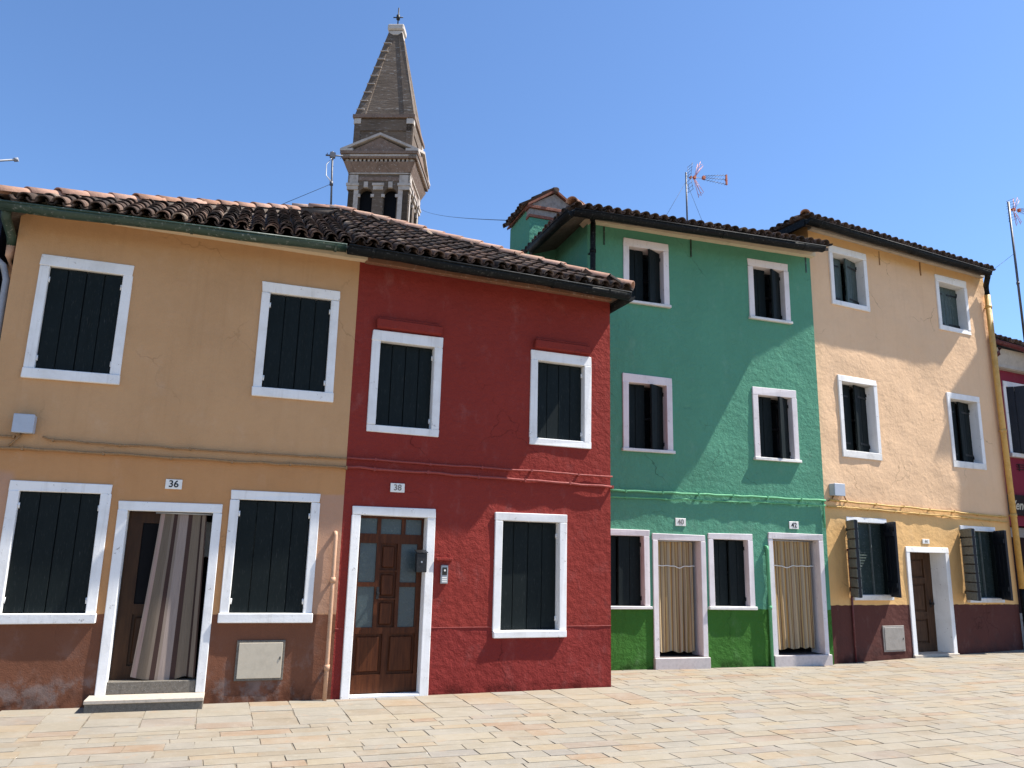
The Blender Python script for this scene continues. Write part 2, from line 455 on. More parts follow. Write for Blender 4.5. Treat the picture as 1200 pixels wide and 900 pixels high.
def hip_line(bm, p, q, r=.088, mi=1, seed=3, lift=.03, step=.36):
    rnd = random.Random(seed)
    p, q = Vector(p), Vector(q)
    d = (q - p); L = d.length; d.normalize()
    ac = d.cross(Vector((0, 0, 1))).normalized(); n = ac.cross(d).normalized()
    k = int(L / step)
    tube(bm, [p - n * .03 + d * (.2 if L > 2 else -.05), q - n * .03], r * .9, 8, 2 if mi == 1 else mi)     # mortar bed under the caps
    for i in range(k + 1):
        b = p + d * (i * L / (k + 1)) + n * (lift + rnd.uniform(-.006, .008)) + ac * rnd.uniform(-.012, .012)
        half_tile(bm, b, (d - n * .035 + ac * rnd.uniform(-.02, .02)).normalized(), ac, n, L / (k + 1) + .06, r, r * .84, mi, seg=10)

def deck(bm, pts, mi=2, t=.05):
    poly_prism(bm, [Vector(p) - Vector((0, 0, .02)) for p in pts], (0, 0, -t), mi)

def gutter(name, a, b, r, mat, parent, seg=10, brackets=True):
    a, b = Vector(a), Vector(b)
    bm = new_bm()
    d = (b - a).normalized(); ac = d.cross(Vector((0, 0, 1))).normalized(); up = ac.cross(d)
    if up.z < 0: up = -up
    L = (b - a).length; k = max(2, int(L / .6))
    def prof(c, rr):
        return [bm.verts.new(c + ac * (rr * math.cos(math.pi * i / seg)) - up * (rr * math.sin(math.pi * i / seg))) for i in range(seg + 1)]
    outer, inner = [], []
    for i in range(k + 1):
        c = a.lerp(b, i / k) + Vector((0, 0, .010 * math.sin(i * 2.1 + a.x)))
        outer.append(prof(c, r)); inner.append(prof(c, r - .008))
    for rr, flip in ((outer, 0), (inner, 1)):
        for q, s in zip(rr, rr[1:]):
            for i in range(seg):
                f = bm.faces.new((q[i], q[i + 1], s[i + 1], s[i])); f.smooth = True
    for i in (0, -1):
        bm.faces.new(outer[i])
    for q, s, q2, s2 in zip(outer, outer[1:], inner, inner[1:]):
        for e in (0, seg): bm.faces.new((q[e], s[e], s2[e], q2[e]))
    for e in (a, b):                                # rolled front lip
        pass
    for sgn in (1, -1):
        tube(bm, [a + ac * sgn * r, b + ac * sgn * r], .012, 6)
    if brackets:
        for i in range(int(L / .8) + 1):
            c = a + d * (.3 + i * .8)
            if (c - a).length > L: break
            pts = [c + ac * ((r + .004) * math.cos(math.pi * q / 8)) - up * ((r + .004) * math.sin(math.pi * q / 8)) for q in range(9)]
            for p0, p1 in zip(pts, pts[1:]):
                v = [bm.verts.new(x) for x in (p0 - d * .014, p0 + d * .014, p1 + d * .014, p1 - d * .014)]
                bm.faces.new(v)
    return build(name, bm, mat, parent)

def tag(o, label=None, category=None, group=None, kind=None):
    for k, v in (('label', label), ('category', category), ('group', group), ('kind', kind)):
        if v: o[k] = v
    return o

def empty(name, loc, yaw, label, category, group=None):
    o = bpy.data.objects.new(name, None); COL.objects.link(o)
    o.empty_display_size = .3
    o.location = loc; o.rotation_euler = (0, 0, yaw)
    return tag(o, label, category, group)

# ------------------------------------------------------------------ windows, shutters, doors (house-local: x along front, -y outwards)
def leaf_bm(w, h, t, boards, side, straps=False, louvre=False):
    bm = new_bm()
    bw = w / boards
    for i in range(boards):
        x0, x1 = i * bw + .003, (i + 1) * bw - .003
        if side < 0: x0, x1 = -x1, -x0
        dy = random.uniform(-.002, .002)
        box(bm, x0, x1, dy, t + dy, random.uniform(0, .004), h - random.uniform(0, .004), 0, .004)
    s = side
    for zz in (.16, .84):
        x0, x1 = sorted((s * .0, s * (w - .02)))
        box(bm, x0, x1, t, t + .02, h * zz - .04, h * zz + .04, 0)
    if straps:
        for zz in (.13, .83):
            x0, x1 = sorted((s * -.01, s * (w * .82)))
            box(bm, x0, x1, -.009, -.0025, h * zz - .016, h * zz + .016, 1)
    for zz in (.10, .88):                         # hinge knuckles
        tube(bm, [(s * .004, -.010, h * zz - .03), (s * .004, -.010, h * zz + .03)], .011, 6, 1)
    return bm

def frame_boxes(bm, u0, u1, z0, z1, fs, ft, fb, proud, depth, jit=.007):
    box(bm, u0, u1, -proud, depth, z1 - ft, z1, 0, .006, jit)
    box(bm, u0, u0 + fs, -proud, depth, z0 + fb, z1 - ft, 0, .006, jit * .6)
    box(bm, u1 - fs, u1, -proud, depth, z0 + fb, z1 - ft, 0, .006, jit * .6)
    if fb: box(bm, u0, u1, -proud, depth, z0, z0 + fb, 0, .006, jit)

def window(house, u0, u1, z0, z1, fs=.1, ft=.13, fb=0, sill=None, rec=.03, open_r=0, open_l=0, mat='shutter', fmat='white', boards=2, straps=False, proud=.022, gap=0.0, smat='sill', hood=None, wt=.035):
    """One window: glazing is the part; frame, sill and shutters are its sub-parts. Returns the hole to cut in the wall."""
    ix0, ix1, iz1 = u0 + fs, u1 - fs, z1 - ft
    iz0 = sill[1] if sill else z0 + fb
    deep = rec + .16
    bm = new_bm()                                 # glazing with casement bars set at the back of the opening
    box(bm, ix0 - .03, ix1 + .03, deep, deep + .02, iz0 - .03, iz1 + .03, 0)
    for x in (ix0 + .025, (ix0 + ix1) / 2, ix1 - .025): box(bm, x - .025, x + .025, deep - .03, deep - .002, iz0, iz1, 1)
    for z in (iz0 + .03, (iz0 + iz1) / 2, iz1 - .03): box(bm, ix0, ix1, deep - .034, deep - .003, z - .02, z + .02, 1)
    w = build('window', bm, ['glass_dark', 'iron'], house)  # bars in black: the darkness behind the shutters is painted on them
    bm = new_bm()
    zlow = sill[1] if sill else z0
    frame_boxes(bm, u0, u1, zlow if sill else z0, z1, fs, ft, 0 if sill else fb, proud, deep)
    build('frame', bm, fmat, w)
    if sill:
        bm = new_bm()
        box(bm, u0 - sill[2], u1 + sill[2], -sill[3], deep, sill[0], sill[1], 0, .007, .004)
        build('sill', bm, smat, w)
    h = iz1 - iz0 - .012
    lw = (ix1 - ix0) / 2 - .003
    for s, ang, x in ((1, -open_l, ix0 + .002), (-1, open_r, ix1 - .002)):
        build('shutter', leaf_bm(lw, h, wt, boards, s, straps), [mat, 'iron' if straps or open_r else 'white'], w, (x, rec, iz0 + .005), (0, 0, R_(ang)))
    return (u0 + .03, u1 - .03, (sill[0] + .02 if sill else z0 + .03), z1 - .03)

def door_frame(parent, u0, u1, z0, z1, fs, ft, depth, mat='white', proud=.022):
    bm = new_bm()
    frame_boxes(bm, u0, u1, z0, z1, fs, ft, 0, proud, depth, .007)
    return build('frame', bm, mat, parent)

def text_obj(name, s, size, loc, mat, parent, ext=.0015, align='CENTER', shear=0.0):
    c = bpy.data.curves.new(name, 'FONT'); c.body = s; c.size = size; c.extrude = ext
    c.align_x = align; c.align_y = 'CENTER'; c.shear = shear; c.offset = size * .018
    c.materials.append(M[mat])
    t = bpy.data.objects.new('t', c); COL.objects.link(t)
    bpy.context.view_layer.update()
    me = bpy.data.meshes.new_from_object(t.evaluated_get(bpy.context.evaluated_depsgraph_get()))
    bpy.data.objects.remove(t); bpy.data.curves.remove(c)
    me.name = name; me.materials.clear(); me.materials.append(M[mat])
    o = bpy.data.objects.new(name, me); COL.objects.link(o)
    o.parent = parent; o.location = loc; o.rotation_euler = (R_(90), 0, 0)
    return o

def number_plate(house, u0, u1, z0, z1, s, ink='ink', size=.1):
    bm = new_bm(); box(bm, u0, u1, -.016, .0, z0, z1, 0, .003)
    pl = build('number_plate', bm, 'plate', house)
    text_obj('numeral', s, size, ((u0 + u1) / 2, -.0175, (z0 + z1) / 2), ink, pl)

def cable(house, pts, r, mat, out, seed=0, name='wall_cable', clips=True):
    rnd = random.Random(seed); P = []
    for (a, za), (b, zb) in zip(pts, pts[1:]):
        k = max(2, int(abs(b - a) / .16))
        for i in range(k):
            f = i / k
            P.append((a + (b - a) * f, -out + rnd.uniform(-.006, .006), za + (zb - za) * f + rnd.uniform(-.007, .007)))
    P.append((pts[-1][0], -out, pts[-1][1]))
    bm = new_bm(); tube(bm, P, r, 6)
    if clips:
        for p in P[2::4]: box(bm, p[0] - .01, p[0] + .01, p[1] - r, .01, p[2] - r - .004, p[2] + r + .004)
    return build(name, bm, mat, house)

def pipe(house, pts, r, mat, name='downpipe', collars=(), cm=None):
    bm = new_bm(); tube(bm, pts, r, 12)
    for z in collars:
        x, y = pts[-1][0], pts[-1][1]
        for a, b in zip(pts, pts[1:]):
            lo, hi = sorted((a[2], b[2]))
            if lo <= z <= hi and hi > lo:
                f = (z - a[2]) / (b[2] - a[2]); x = a[0] + (b[0] - a[0]) * f; y = a[1] + (b[1] - a[1]) * f
        tube(bm, [(x, y, z - .03), (x, y, z + .03)], r + .008, 12)
        box(bm, x - .012, x + .012, y, .02, z - .01, z + .01)
    return build(name, bm, mat, house)

def curtain(name, tl, tr, bl, br, y, mat, label, loc_parent, folds, depth, cord=None, width=1.3):
    """Hanging cloth between four corners (u, z) in house-local space, as its own thing placed on the house's frame."""
    root = bpy.data.objects.new(name, None); COL.objects.link(root)
    mid = Vector(((tl[0] + tr[0]) / 2, y, tl[1]))
    root.matrix_world = loc_parent.matrix_basis @ Matrix.Translation(mid)
    tag(root, label, 'curtain')
    nu, nv = 110, 34
    me = bpy.data.meshes.new('cloth'); vs = []; fs = []
    for j in range(nv + 1):
        v = j / nv
        L = Vector((tl[0] + (bl[0] - tl[0]) * v ** 1.15, tl[1] + (bl[1] - tl[1]) * v)); Rr = Vector((tr[0] + (br[0] - tr[0]) * v, tr[1] + (br[1] - tr[1]) * v))
        for i in range(nu + 1):
            u = i / nu
            p = L.lerp(Rr, u)
            amp = depth * (.45 + .55 * v)
            ph = folds * 2 * math.pi * (u + .075 * noise.noise(Vector((u * 3.1, v * .5, folds * 1.7)))) + 1.5 * math.sin(2.2 * u * math.pi + v * 1.1)
            yy = amp * (math.sin(ph) * (.62 + .55 * noise.noise(Vector((u * 4.3 + 7, v * .9, folds)))) + .45 * noise.noise(Vector((u * 5, v * 1.6, folds))))
            zz = p.y + .016 * v * v * math.sin(ph * .5 + 1) + .02 * v * noise.noise(Vector((u * 2.3, 3.0, folds))) + .006 * (1 - v) * math.sin(ph)
            vs.append((p.x + .25 * amp * math.cos(ph) * v, yy + y, zz))
    vs = [(Vector(q) - mid) for q in vs]
    for j in range(nv):
        for i in range(nu):
            a = j * (nu + 1) + i
            fs.append((a, a + 1, a + nu + 2, a + nu + 1))
    me.from_pydata(vs, [], fs); uvl = me.uv_layers.new()
    for p in me.polygons:
        p.use_smooth = True
        for li in p.loop_indices:
            vi = me.loops[li].vertex_index
            uvl.data[li].uv = ((vi % (nu + 1)) / nu * width, (vi // (nu + 1)) / nv * 2)
    me.materials.append(M[mat])
    o = bpy.data.objects.new('cloth', me); COL.objects.link(o); o.parent = root
    bm = new_bm()
    tube(bm, [(tl[0] - mid.x - .05, 0, .0), (tr[0] - mid.x + .05, 0, .0)], .010, 8)
    build('rod', bm, 'steel', root)
    if cord:
        bm = new_bm()
        pts = [(tl[0] - mid.x + (tr[0] - tl[0]) * i / 20, -depth * 1.5 - .01, cord[0] - mid.z + .004 * math.sin(i * 1.4) - .03 * math.exp(-((i - cord[1]) / 2.0) ** 2)) for i in range(21)]
        tube(bm, pts, .007, 6)
        build('cord', bm, 'rope', root)
    return root

# ------------------------------------------------------------------ camera, sun, sky
SCALE_F = 922.817 / 1200.0
right, down, fwd = Vector((.99972049, -.00503018, .0231008)), Vector((.02364211, .21270392, -.97683064)), Vector((0, .97710375, .21276339))
cam = bpy.data.cameras.new('camera'); camo = bpy.data.objects.new('camera', cam); COL.objects.link(camo)
mw = Matrix((( right.x, -down.x, -fwd.x, 0), (right.y, -down.y, -fwd.y, 0), (right.z, -down.z, -fwd.z, 1.62), (0, 0, 0, 1)))
camo.matrix_world = mw
cam.sensor_fit = 'HORIZONTAL'; cam.sensor_width = 36; cam.lens = 36 * SCALE_F
cam.clip_start = .1; cam.clip_end = 3000
SC.camera = camo

SUN_AZ, SUN_EL = R_(6.2), R_(57.0)               # azimuth measured from +x towards +y
sd = Vector((math.cos(SUN_AZ) * math.cos(SUN_EL), math.sin(SUN_AZ) * math.cos(SUN_EL), math.sin(SUN_EL)))
sl = bpy.data.lights.new('sun', 'SUN'); sl.energy = 5.0; sl.angle = R_(.53); sl.color = (1, .955, .885)
so = bpy.data.objects.new('sun', sl); COL.objects.link(so); so.rotation_euler = sd.to_track_quat('Z', 'Y').to_euler()
so.location = sd * 60
W = bpy.data.worlds.new('World'); SC.world = W; W.use_nodes = True
wn, wl = W.node_tree.nodes, W.node_tree.links
sky = wn.new('ShaderNodeTexSky'); sky.sky_type = 'NISHITA'; sky.sun_disc = False
sky.sun_elevation = SUN_EL; sky.sun_rotation = math.pi / 2 - SUN_AZ
sky.altitude = 0; sky.air_density = 1.0; sky.dust_density = .3; sky.ozone_density = 9.0
wl.new(sky.outputs[0], wn['Background'].inputs[0]); wn['Background'].inputs[1].default_value = .110
SC.view_settings.view_transform = 'Standard'; SC.view_settings.look = 'None'
SC.view_settings.exposure = .98; SC.view_settings.gamma = 1
SC.cycles.max_bounces = 8; SC.cycles.diffuse_bounces = 5
try: SC.cycles.use_denoising = True
except Exception: pass

# ------------------------------------------------------------------ house frames
OA = Vector((-1.9492, 9.3679, 0)); YA, YR = R_(18.5), R_(22.0)
OB = Vector((1.5765, 12.2255, 0)); YB = R_(18.6)
OC = Vector((5.3930, 13.5839, 0)); YC = R_(25.5)

# ================================================================== ochre house (36)
A = empty('house', OA, YA, 'ochre two-storey house numbered 36 with brown base and green gutter', 'house', 'painted houses round the square')
holes = []
def rect(u0, u1, z0, z1): return (u0, u1, z0, z1)
for (u0, u1) in ((-3.485, -2.545), (-1.135, -.215)):
    holes.append(window(A, u0, u1, 3.365, 4.765, sill=(3.365, 3.475, .008, .035), rec=.02, smat='white'))
for (u0, u1) in ((-3.44, -2.475), (-1.258, -.272)):
    holes.append(window(A, u0, u1, .83, 2.272, sill=(.828, .928, .01, .05), rec=.025, smat='white', ft=.105))
# doorway
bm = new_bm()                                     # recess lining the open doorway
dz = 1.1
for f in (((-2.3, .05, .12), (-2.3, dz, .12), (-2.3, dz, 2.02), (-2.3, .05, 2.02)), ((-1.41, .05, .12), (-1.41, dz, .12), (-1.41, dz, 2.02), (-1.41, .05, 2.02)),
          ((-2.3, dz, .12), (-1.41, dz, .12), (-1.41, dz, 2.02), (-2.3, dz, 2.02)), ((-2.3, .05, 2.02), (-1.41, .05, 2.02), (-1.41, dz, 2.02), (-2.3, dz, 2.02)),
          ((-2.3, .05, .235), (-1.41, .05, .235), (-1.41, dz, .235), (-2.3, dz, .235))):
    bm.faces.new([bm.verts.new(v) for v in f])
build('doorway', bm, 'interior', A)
def paneled_door(parent, u0, u1, z0, z1, y, t, layout, mats, name='door'):
    """layout: list of (u0,u1,z0,z1,kind) in fractions; kind 'glass' or 'panel'."""
    bm = new_bm()
    W_, H_ = u1 - u0, z1 - z0
    cells = [(u0 + a * W_, u0 + b * W_, z0 + c * H_, z0 + d * H_, k) for a, b, c, d, k in layout]
    # stiles and rails: sheet with openings, given thickness by side walls of each opening
    outl = [(u0, z0), (u1, z0), (u1, z1), (u0, z1)]
    tmp = new_bm(); wall_front(tmp, outl, [c[:4] for c in cells], grid=5, amp=0)
    me = bpy.data.meshes.new('tmp'); tmp.to_mesh(me); tmp.free()
    for v in me.vertices: v.co.y += y
    bm.from_mesh(me); bpy.data.meshes.remove(me)
    for f in bm.faces: f.smooth = False; f.material_index = 0
    box(bm, u0, u1, y + t - .004, y + t, z0, z1, 0)
    for a, b, c, d, k in cells:
        for q in (((a, c), (b, c)), ((b, c), (b, d)), ((b, d), (a, d)), ((a, d), (a, c))):
            (x0, zz0), (x1, zz1) = q
            f = bm.faces.new([bm.verts.new(p) for p in ((x0, y, zz0), (x1, y, zz1), (x1, y + .025, zz1), (x0, y + .025, zz0))])
        if k == 'panel':
            f = bm.faces.new([bm.verts.new(p) for p in ((a, y + .025, c), (b, y + .025, c), (b, y + .025, d), (a, y + .025, d))])
            i = .03
            box(bm, a + i, b - i, y + .006, y + .0245, c + i, d - i, 0, .012)
    # outer edges
    for q in (((u0, z0), (u0, z1)), ((u1, z0), (u1, z1)), ((u0, z1), (u1, z1)), ((u0, z0), (u1, z0))):
        (x0, zz0), (x1, zz1) = q
        bm.faces.new([bm.verts.new(p) for p in ((x0, y, zz0), (x1, y, zz1), (x1, y + t, zz1), (x0, y + t, zz0))])
    dr = build(name, bm, [mats[0]], parent)
    for a, b, c, d, k in cells:
        if k == 'glass':
            g = new_bm(); box(g, a + .001, b - .001, y + .018, y + .024, c + .001, d - .001)
            build('pane', g, mats[1], dr)
    return dr
dA = paneled_door(A, -2.285, -1.86, .24, 2.0, .13, .05, [(.34, .92, .44, .93, 'glass'), (.34, .92, .08, .38, 'panel')], ('door_brown', 'dim_glass_shade'))
door_frame(dA, -2.39, -1.33, .115, 2.1, .098, .095, .22)
holes.append((-2.36, -1.36, -.2, 2.07))
bm = new_bm(); box(bm, -1.53, -1.43, .45, .55, 1.52, 1.92, 0, .01)
build('meter_box', bm, 'plate', A)
bm = new_bm()
box(bm, -2.43, -1.33, -.30, .02, -.08, .078, 0, .004); box(bm, -2.44, -1.325, -.315, .02, .0785, .118, 1, .006)
st = build('doorstep', bm, ['step_dark', 'step_top'], A)
bm = new_bm(); box(bm, -2.29, -1.43, -.005, .3, .119, .243, 0, .006)
build('threshold', bm, 'step_dark', A)
bm = new_bm()
wall_front(bm, [(-3.743, -.1), (0, -.1), (0, 5.4), (-3.743, 5.42)], holes, seed=1)
strip(bm, [(-3.743, 0, 5.42), (-3.743, 6.3, 5.42), (.3, 6.3, 5.42)])
build('wall', bm, 'ochre', A)
# roof: front and side of a hipped roof shared with the red house
eL, eR, P1, P2 = Vector((-3.87, -.38, 5.185)), Vector((0.02, -.38, 5.25)), Vector((-.685, 3.0, 6.96)), Vector((-.05, 3.0, 7.06))
bm = new_bm()
H = (Vector((P1.x, P1.y, P1.z)) - Vector((P1.x, eL.y, eL.z))).length
Lw = eR.x - eL.x
tile_field(bm, eL, eR, (P1.x, P1.y, P1.z), lambda b: ((P1.x - eL.x) * min(1, b / H) + .02, Lw - (.07) * b / H), seed=1)
bl = Vector((eL.x, 6.4, eL.z))
tile_field(bm, bl, eL, P1, lambda b: ((6.4 - 3.0) * b / H, 6.55 - 3.38 * b / H), seed=2)
hip_line(bm, eL + Vector((-.02, -.02, .05)), P1 + Vector((0, 0, .06)), seed=4)
hip_line(bm, P1 + Vector((-.1, 0, .08)), P2 + Vector((.05, 0, .1)), seed=5)
bR = Vector((0.02, 6.4, eR.z))
deck(bm, [eL, eR, P2, P1]); deck(bm, [bl, eL, P1]); deck(bm, [bR, bl, P1, P2])
build('roof', bm, ['tile', 'ridge', 'deck'], A)
gutter('gutter', (-3.85, -.42, 5.132), (-.222, -.42, 5.195), .075, 'gut_green', A)
bm = new_bm()
poly_prism(bm, [(-3.743, -.11, 5.235), (.08, -.11, 5.185), (.08, -.11, 5.33), (-3.743, -.11, 5.36)], (0, .115, 0))
build('cornice', bm, 'cream_stone', A)
number_plate(A, -1.95, -1.78, 2.25, 2.357, '36', size=.105)
bm = new_bm(); box(bm, -1.045, -.535, -.018, .01, .222, .642, 0, .003); box(bm, -1.02, -.56, -.026, -.017, .246, .618, 1, .003)
box(bm, -.585, -.575, -.032, -.026, .44, .47, 2)
build('meter_hatch', bm, ['step_dark', 'hatch', 'iron'], A)
pipe(A, [(-.07, .03, 1.835), (-.07, -.03, 1.83), (-.07, -.052, 1.80), (-.07, -.055, 1.2), (-.068, -.055, .4), (-.07, -.055, -.02)], .024, 'pipe_tan', 'standpipe', (.35, 1.3))
bm = new_bm(); box(bm, -3.475, -3.283, -.11, 0, 2.762, 2.953, 0, .008); box(bm, -3.478, -3.28, -.122, -.105, 2.758, 2.957, 0, .006)
build('junction_box', bm, 'box_grey', A)
cable(A, [(-3.74, 2.715), (-3.47, 2.72)], .012, 'cable_ochre', .03, 3)
cable(A, [(-3.20, 2.735), (-3.1, 2.712), (-2.45, 2.703), (-1.2, 2.70), (0, 2.70)], .012, 'cable_ochre', .03, 1)
cable(A, [(-3.74, 2.60), (-3.0, 2.603), (-2.4, 2.597), (0, 2.59)], .016, 'cable_ochre', .035, 2)
cable(A, [(-3.40, 2.76), (-3.44, 2.69), (-3.50, 2.62)], .012, 'cable_ochre', .03, 6, clips=False)
pipe(A, [(-3.79, -.36, 5.10), (-3.80, -.28, 5.03), (-3.80, .0, 4.93), (-3.80, .05, 4.85)], .05, 'gut_green', 'downpipe_bend')
pipe(A, [(-3.80, .05, 4.86), (-3.80, .06, 4.72), (-3.81, .16, 4.60), (-3.82, .5, 4.45), (-3.82, .6, 4.3), (-3.82, .6, -.02)], .047, 'pipe_tan', 'downpipe')
curtain('door_curtain', (-1.965, 1.99), (-1.49, 1.985), (-2.08, .255), (-1.445, .262), .05, 'cloth_a',
        'wide grey and brown striped curtain blown aside in the doorway of the ochre house', A, 2.4, .016, width=1.0)

# ================================================================== red house (38)
Rd = empty('house', OA, YR, 'brick red two-storey house with a glazed wooden front door', 'house', 'painted houses round the square')
holes = []
for (u0, u1) in ((.215, 1.125), (2.363, 3.271)):
    holes.append(window(Rd, u0, u1, 3.045, 4.332, fs=.105, ft=.135, fb=.092, rec=.075))
    bm = new_bm(); box(bm, u0 + .04, u1 - .03, -.075, .01, 4.352, 4.468, 0, .012, .006); box(bm, u0 + .06, u1 - .05, -.05, .01, 4.468, 4.50, 0, .01)
    build('window_hood', bm, 'red', Rd)
holes.append(window(Rd, 1.915, 2.918, .625, 2.152, fs=.1, ft=.102, sill=(.628, .708, -.005, .055), rec=.10, smat='white'))
dR = paneled_door(Rd, .21, 1.02, .03, 2.05, .11, .05,
    [(.03, .29, .895, .985, 'glass'), (.345, .66, .895, .985, 'glass'), (.72, .97, .895, .985, 'glass'),
     (.05, .30, .615, .84, 'glass'), (.05, .30, .36, .59, 'glass'), (.67, .92, .615, .84, 'glass'), (.67, .92, .36, .59, 'glass'),
     (.355, .615, .685, .84, 'panel'), (.355, .615, .525, .675, 'panel'), (.355, .615, .36, .515, 'panel'),
     (.05, .455, .10, .325, 'panel'), (.53, .94, .10, .325, 'panel')], ('door_red', 'frosted'))
door_frame(dR, .105, 1.13, -.03, 2.152, .105, .105, .17)
bm = new_bm(); tube(bm, [(.49, .11, 1.15), (.49, .06, 1.15)], .016, 10); box(bm, .475, .505, .10, .112, 1.08, 1.22)
build('handle', bm, 'iron', dR)
bm = new_bm(); box(bm, .21, 1.025, -.02, .25, -.05, .022, 0, .005)
build('threshold', bm, 'white', Rd)
holes.append((.135, 1.10, -.2, 2.12))
bm = new_bm()
wall_front(bm, [(0, -.1), (3.575, -.1), (3.575, 5.38), (0, 5.38)], holes, seed=2, amp=.009)
strip(bm, [(3.575, 0, 5.38), (3.49, 2.6, 5.38), (3.45, 6.3, 5.38), (-.3, 6.3, 5.38)])
build('wall', bm, 'red', Rd)
for x0, x1 in ((0.0, .105), (1.13, 1.91), (2.92, 3.577)):
    bm = new_bm(); box(bm, x0, x1, -.006, .0, .752, .761, 0, .002)
    build('base_line', bm, 'cable_red', Rd)
eL, eR, P2r = Vector((-.03, -.44, 5.22)), Vector((3.64, -.44, 5.205)), Vector((.11, 3.0, 7.06))
bm = new_bm()
H = (Vector((P2r.x, P2r.y, P2r.z)) - Vector((P2r.x, eL.y, eL.z))).length; Lw = eR.x - eL.x
tile_field(bm, eL, eR, (eL.x, P2r.y, P2r.z), lambda b: (.14 * b / H, Lw + (P2r.x - eR.x) * min(1, b / H)), seed=11)
bR = Vector((eR.x, 6.4, eR.z))
tile_field(bm, eR, bR, P2r, lambda b: (3.4 * b / H, 6.8 - 3.4 * b / H), seed=12)
hip_line(bm, eR + Vector((.02, -.02, .05)), P2r + Vector((0, 0, .1)), seed=14)
hip_line(bm, eL + Vector((.0, .03, .03)), Vector((.08, 2.95, 7.05)), r=.085, mi=0, seed=15)
bLb = Vector((-.03, 6.4, eL.z))
deck(bm, [eL, eR, P2r, (-.03, 3.0, 7.06)]); deck(bm, [eR, bR, P2r]); deck(bm, [bR, bLb, (-.03, 3.0, 7.06), P2r])
build('roof', bm, ['tile', 'ridge', 'deck'], Rd)
gutter('gutter', (-.238, -.48, 5.166), (3.60, -.48, 5.152), .084, 'gut_dark', Rd)
gutter('gutter', (3.66, -.42, 5.152), (3.68, .9, 5.15), .07, 'gut_dark', Rd, brackets=False)
bm = new_bm(); box(bm, .06, 3.56, -.10, .004, 5.165, 5.35, 0, .012, .006)
build('cornice', bm, 'brown_stone', Rd)
number_plate(Rd, .548, .722, 2.335, 2.443, '38', 'ink_worn', .1)
cable(Rd, [(0, 2.708), (1.2, 2.703), (3.585, 2.694)], .013, 'cable_red', .032, 21)
cable(Rd, [(0, 2.602), (1.5, 2.585), (3.585, 2.553)], .017, 'cable_red', .040, 22)
bm = new_bm(); box(bm, 1.222, 1.314, -.03, 0, 1.267, 1.488, 0, .006); box(bm, 1.238, 1.298, -.034, -.029, 1.37, 1.46, 1); tube(bm, [(1.268, -.029, 1.425), (1.268, -.04, 1.425)], .012, 10, 2)
for i in range(3): box(bm, 1.238, 1.298, -.033, -.029, 1.285 + i * .024, 1.300 + i * .024, 2)
build('intercom', bm, ['steel', 'glass_dark', 'plate'], Rd)
bm = new_bm(); box(bm, 1.155, 1.368, -.045, .005, 1.540, 1.575, 0, .006)
build('intercom_hood', bm, 'red', Rd)
mb = empty('mailbox', Rd.matrix_basis @ Vector((.96, -.0, 1.40)), YR, 'small black mailbox fixed to the white door jamb of the red house', 'mailbox')
bm = new_bm(); box(bm, -.068, .057, -.115, -.0235, 0, .225, 0, .006)
mbb = build('body', bm, 'black_metal', mb)
bm = new_bm(); poly_prism(bm, [(-.074, -.125, .226), (.063, -.125, .226), (.063, -.0235, .252), (-.074, -.0235, .252)], (0, 0, .008))
build('lid', bm, 'black_metal', mb)
bm = new_bm(); tube(bm, [(-.01, -.115, .12), (-.01, -.122, .12)], .011, 10)
build('lock', bm, 'steel', mb)

# ================================================================== green house (40 / 42)
B = empty('house', OB, YB, 'three-storey green house with two curtained doorways numbered 40 and 42', 'house', 'painted houses round the square')
holes = []
for (u0, u1, z0, z1, rec, orr) in ((.225, 1.075, 5.71, 6.838, .07, 29), (2.65, 3.50, 5.718, 6.835, .07, 29), (.195, 1.09, 3.268, 4.517, .07, 29), (2.635, 3.53, 3.272, 4.52, .07, 31)):
    holes.append(window(B, u0, u1, z0, z1, fs=.105, ft=.135, sill=(z0, z0 + .048, .018, .055), rec=rec + .03, open_r=orr, open_l=1, fmat='pinkwhite', boards=2))
for (u0, u1, z0, z1) in ((-.385, .635, .868, 2.06), (1.685, 2.515, .864, 2.047)):
    holes.append(window(B, u0, u1, z0, z1, fs=.095, ft=.1, sill=(z0, z0 + .048, .025, .05), rec=.1, open_r=8, fmat='pinkwhite', boards=2))
for (u0, u1, zt, s0, s1, num, pu, pz) in ((.69, 1.633, 2.01, .685, 1.645, '40', 1.195, 2.197), (2.82, 3.908, 2.085, 2.812, 3.93, '42', 3.34, 2.22)):
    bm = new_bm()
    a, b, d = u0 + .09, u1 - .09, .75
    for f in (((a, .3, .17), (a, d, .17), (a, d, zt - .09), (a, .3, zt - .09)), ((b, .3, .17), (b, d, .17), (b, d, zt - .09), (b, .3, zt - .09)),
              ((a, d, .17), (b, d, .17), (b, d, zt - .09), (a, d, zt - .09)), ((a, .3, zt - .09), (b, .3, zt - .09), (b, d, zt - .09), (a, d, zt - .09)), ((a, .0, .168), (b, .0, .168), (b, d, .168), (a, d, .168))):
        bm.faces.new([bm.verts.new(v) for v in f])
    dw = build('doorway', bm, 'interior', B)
    door_frame(dw, u0, u1, .166, zt, .09, .1, .32, 'pinkwhite')
    bm = new_bm(); box(bm, s0, s1, -.06, .3, -.08, .165, 0, .008, .003)
    build('doorstep', bm, 'step_pink', B)
    holes.append((u0 + .03, u1 - .03, -.2, zt - .03))
    number_plate(B, pu - .093, pu + .093, pz - .06, pz + .06, num, 'ink' if num == '42' else 'ink_worn', .112)
bm = new_bm()
wall_front(bm, [(-.42, -.1), (3.998, -.1), (3.998, 7.2), (-.42, 7.14)], holes, seed=3, amp=.010)
strip(bm, [(-.42, 0, 7.14), (-.42, 7, 7.14), (3.95, 7, 7.14), (3.998, 0, 7.2)])
build('wall', bm, 'green', B)
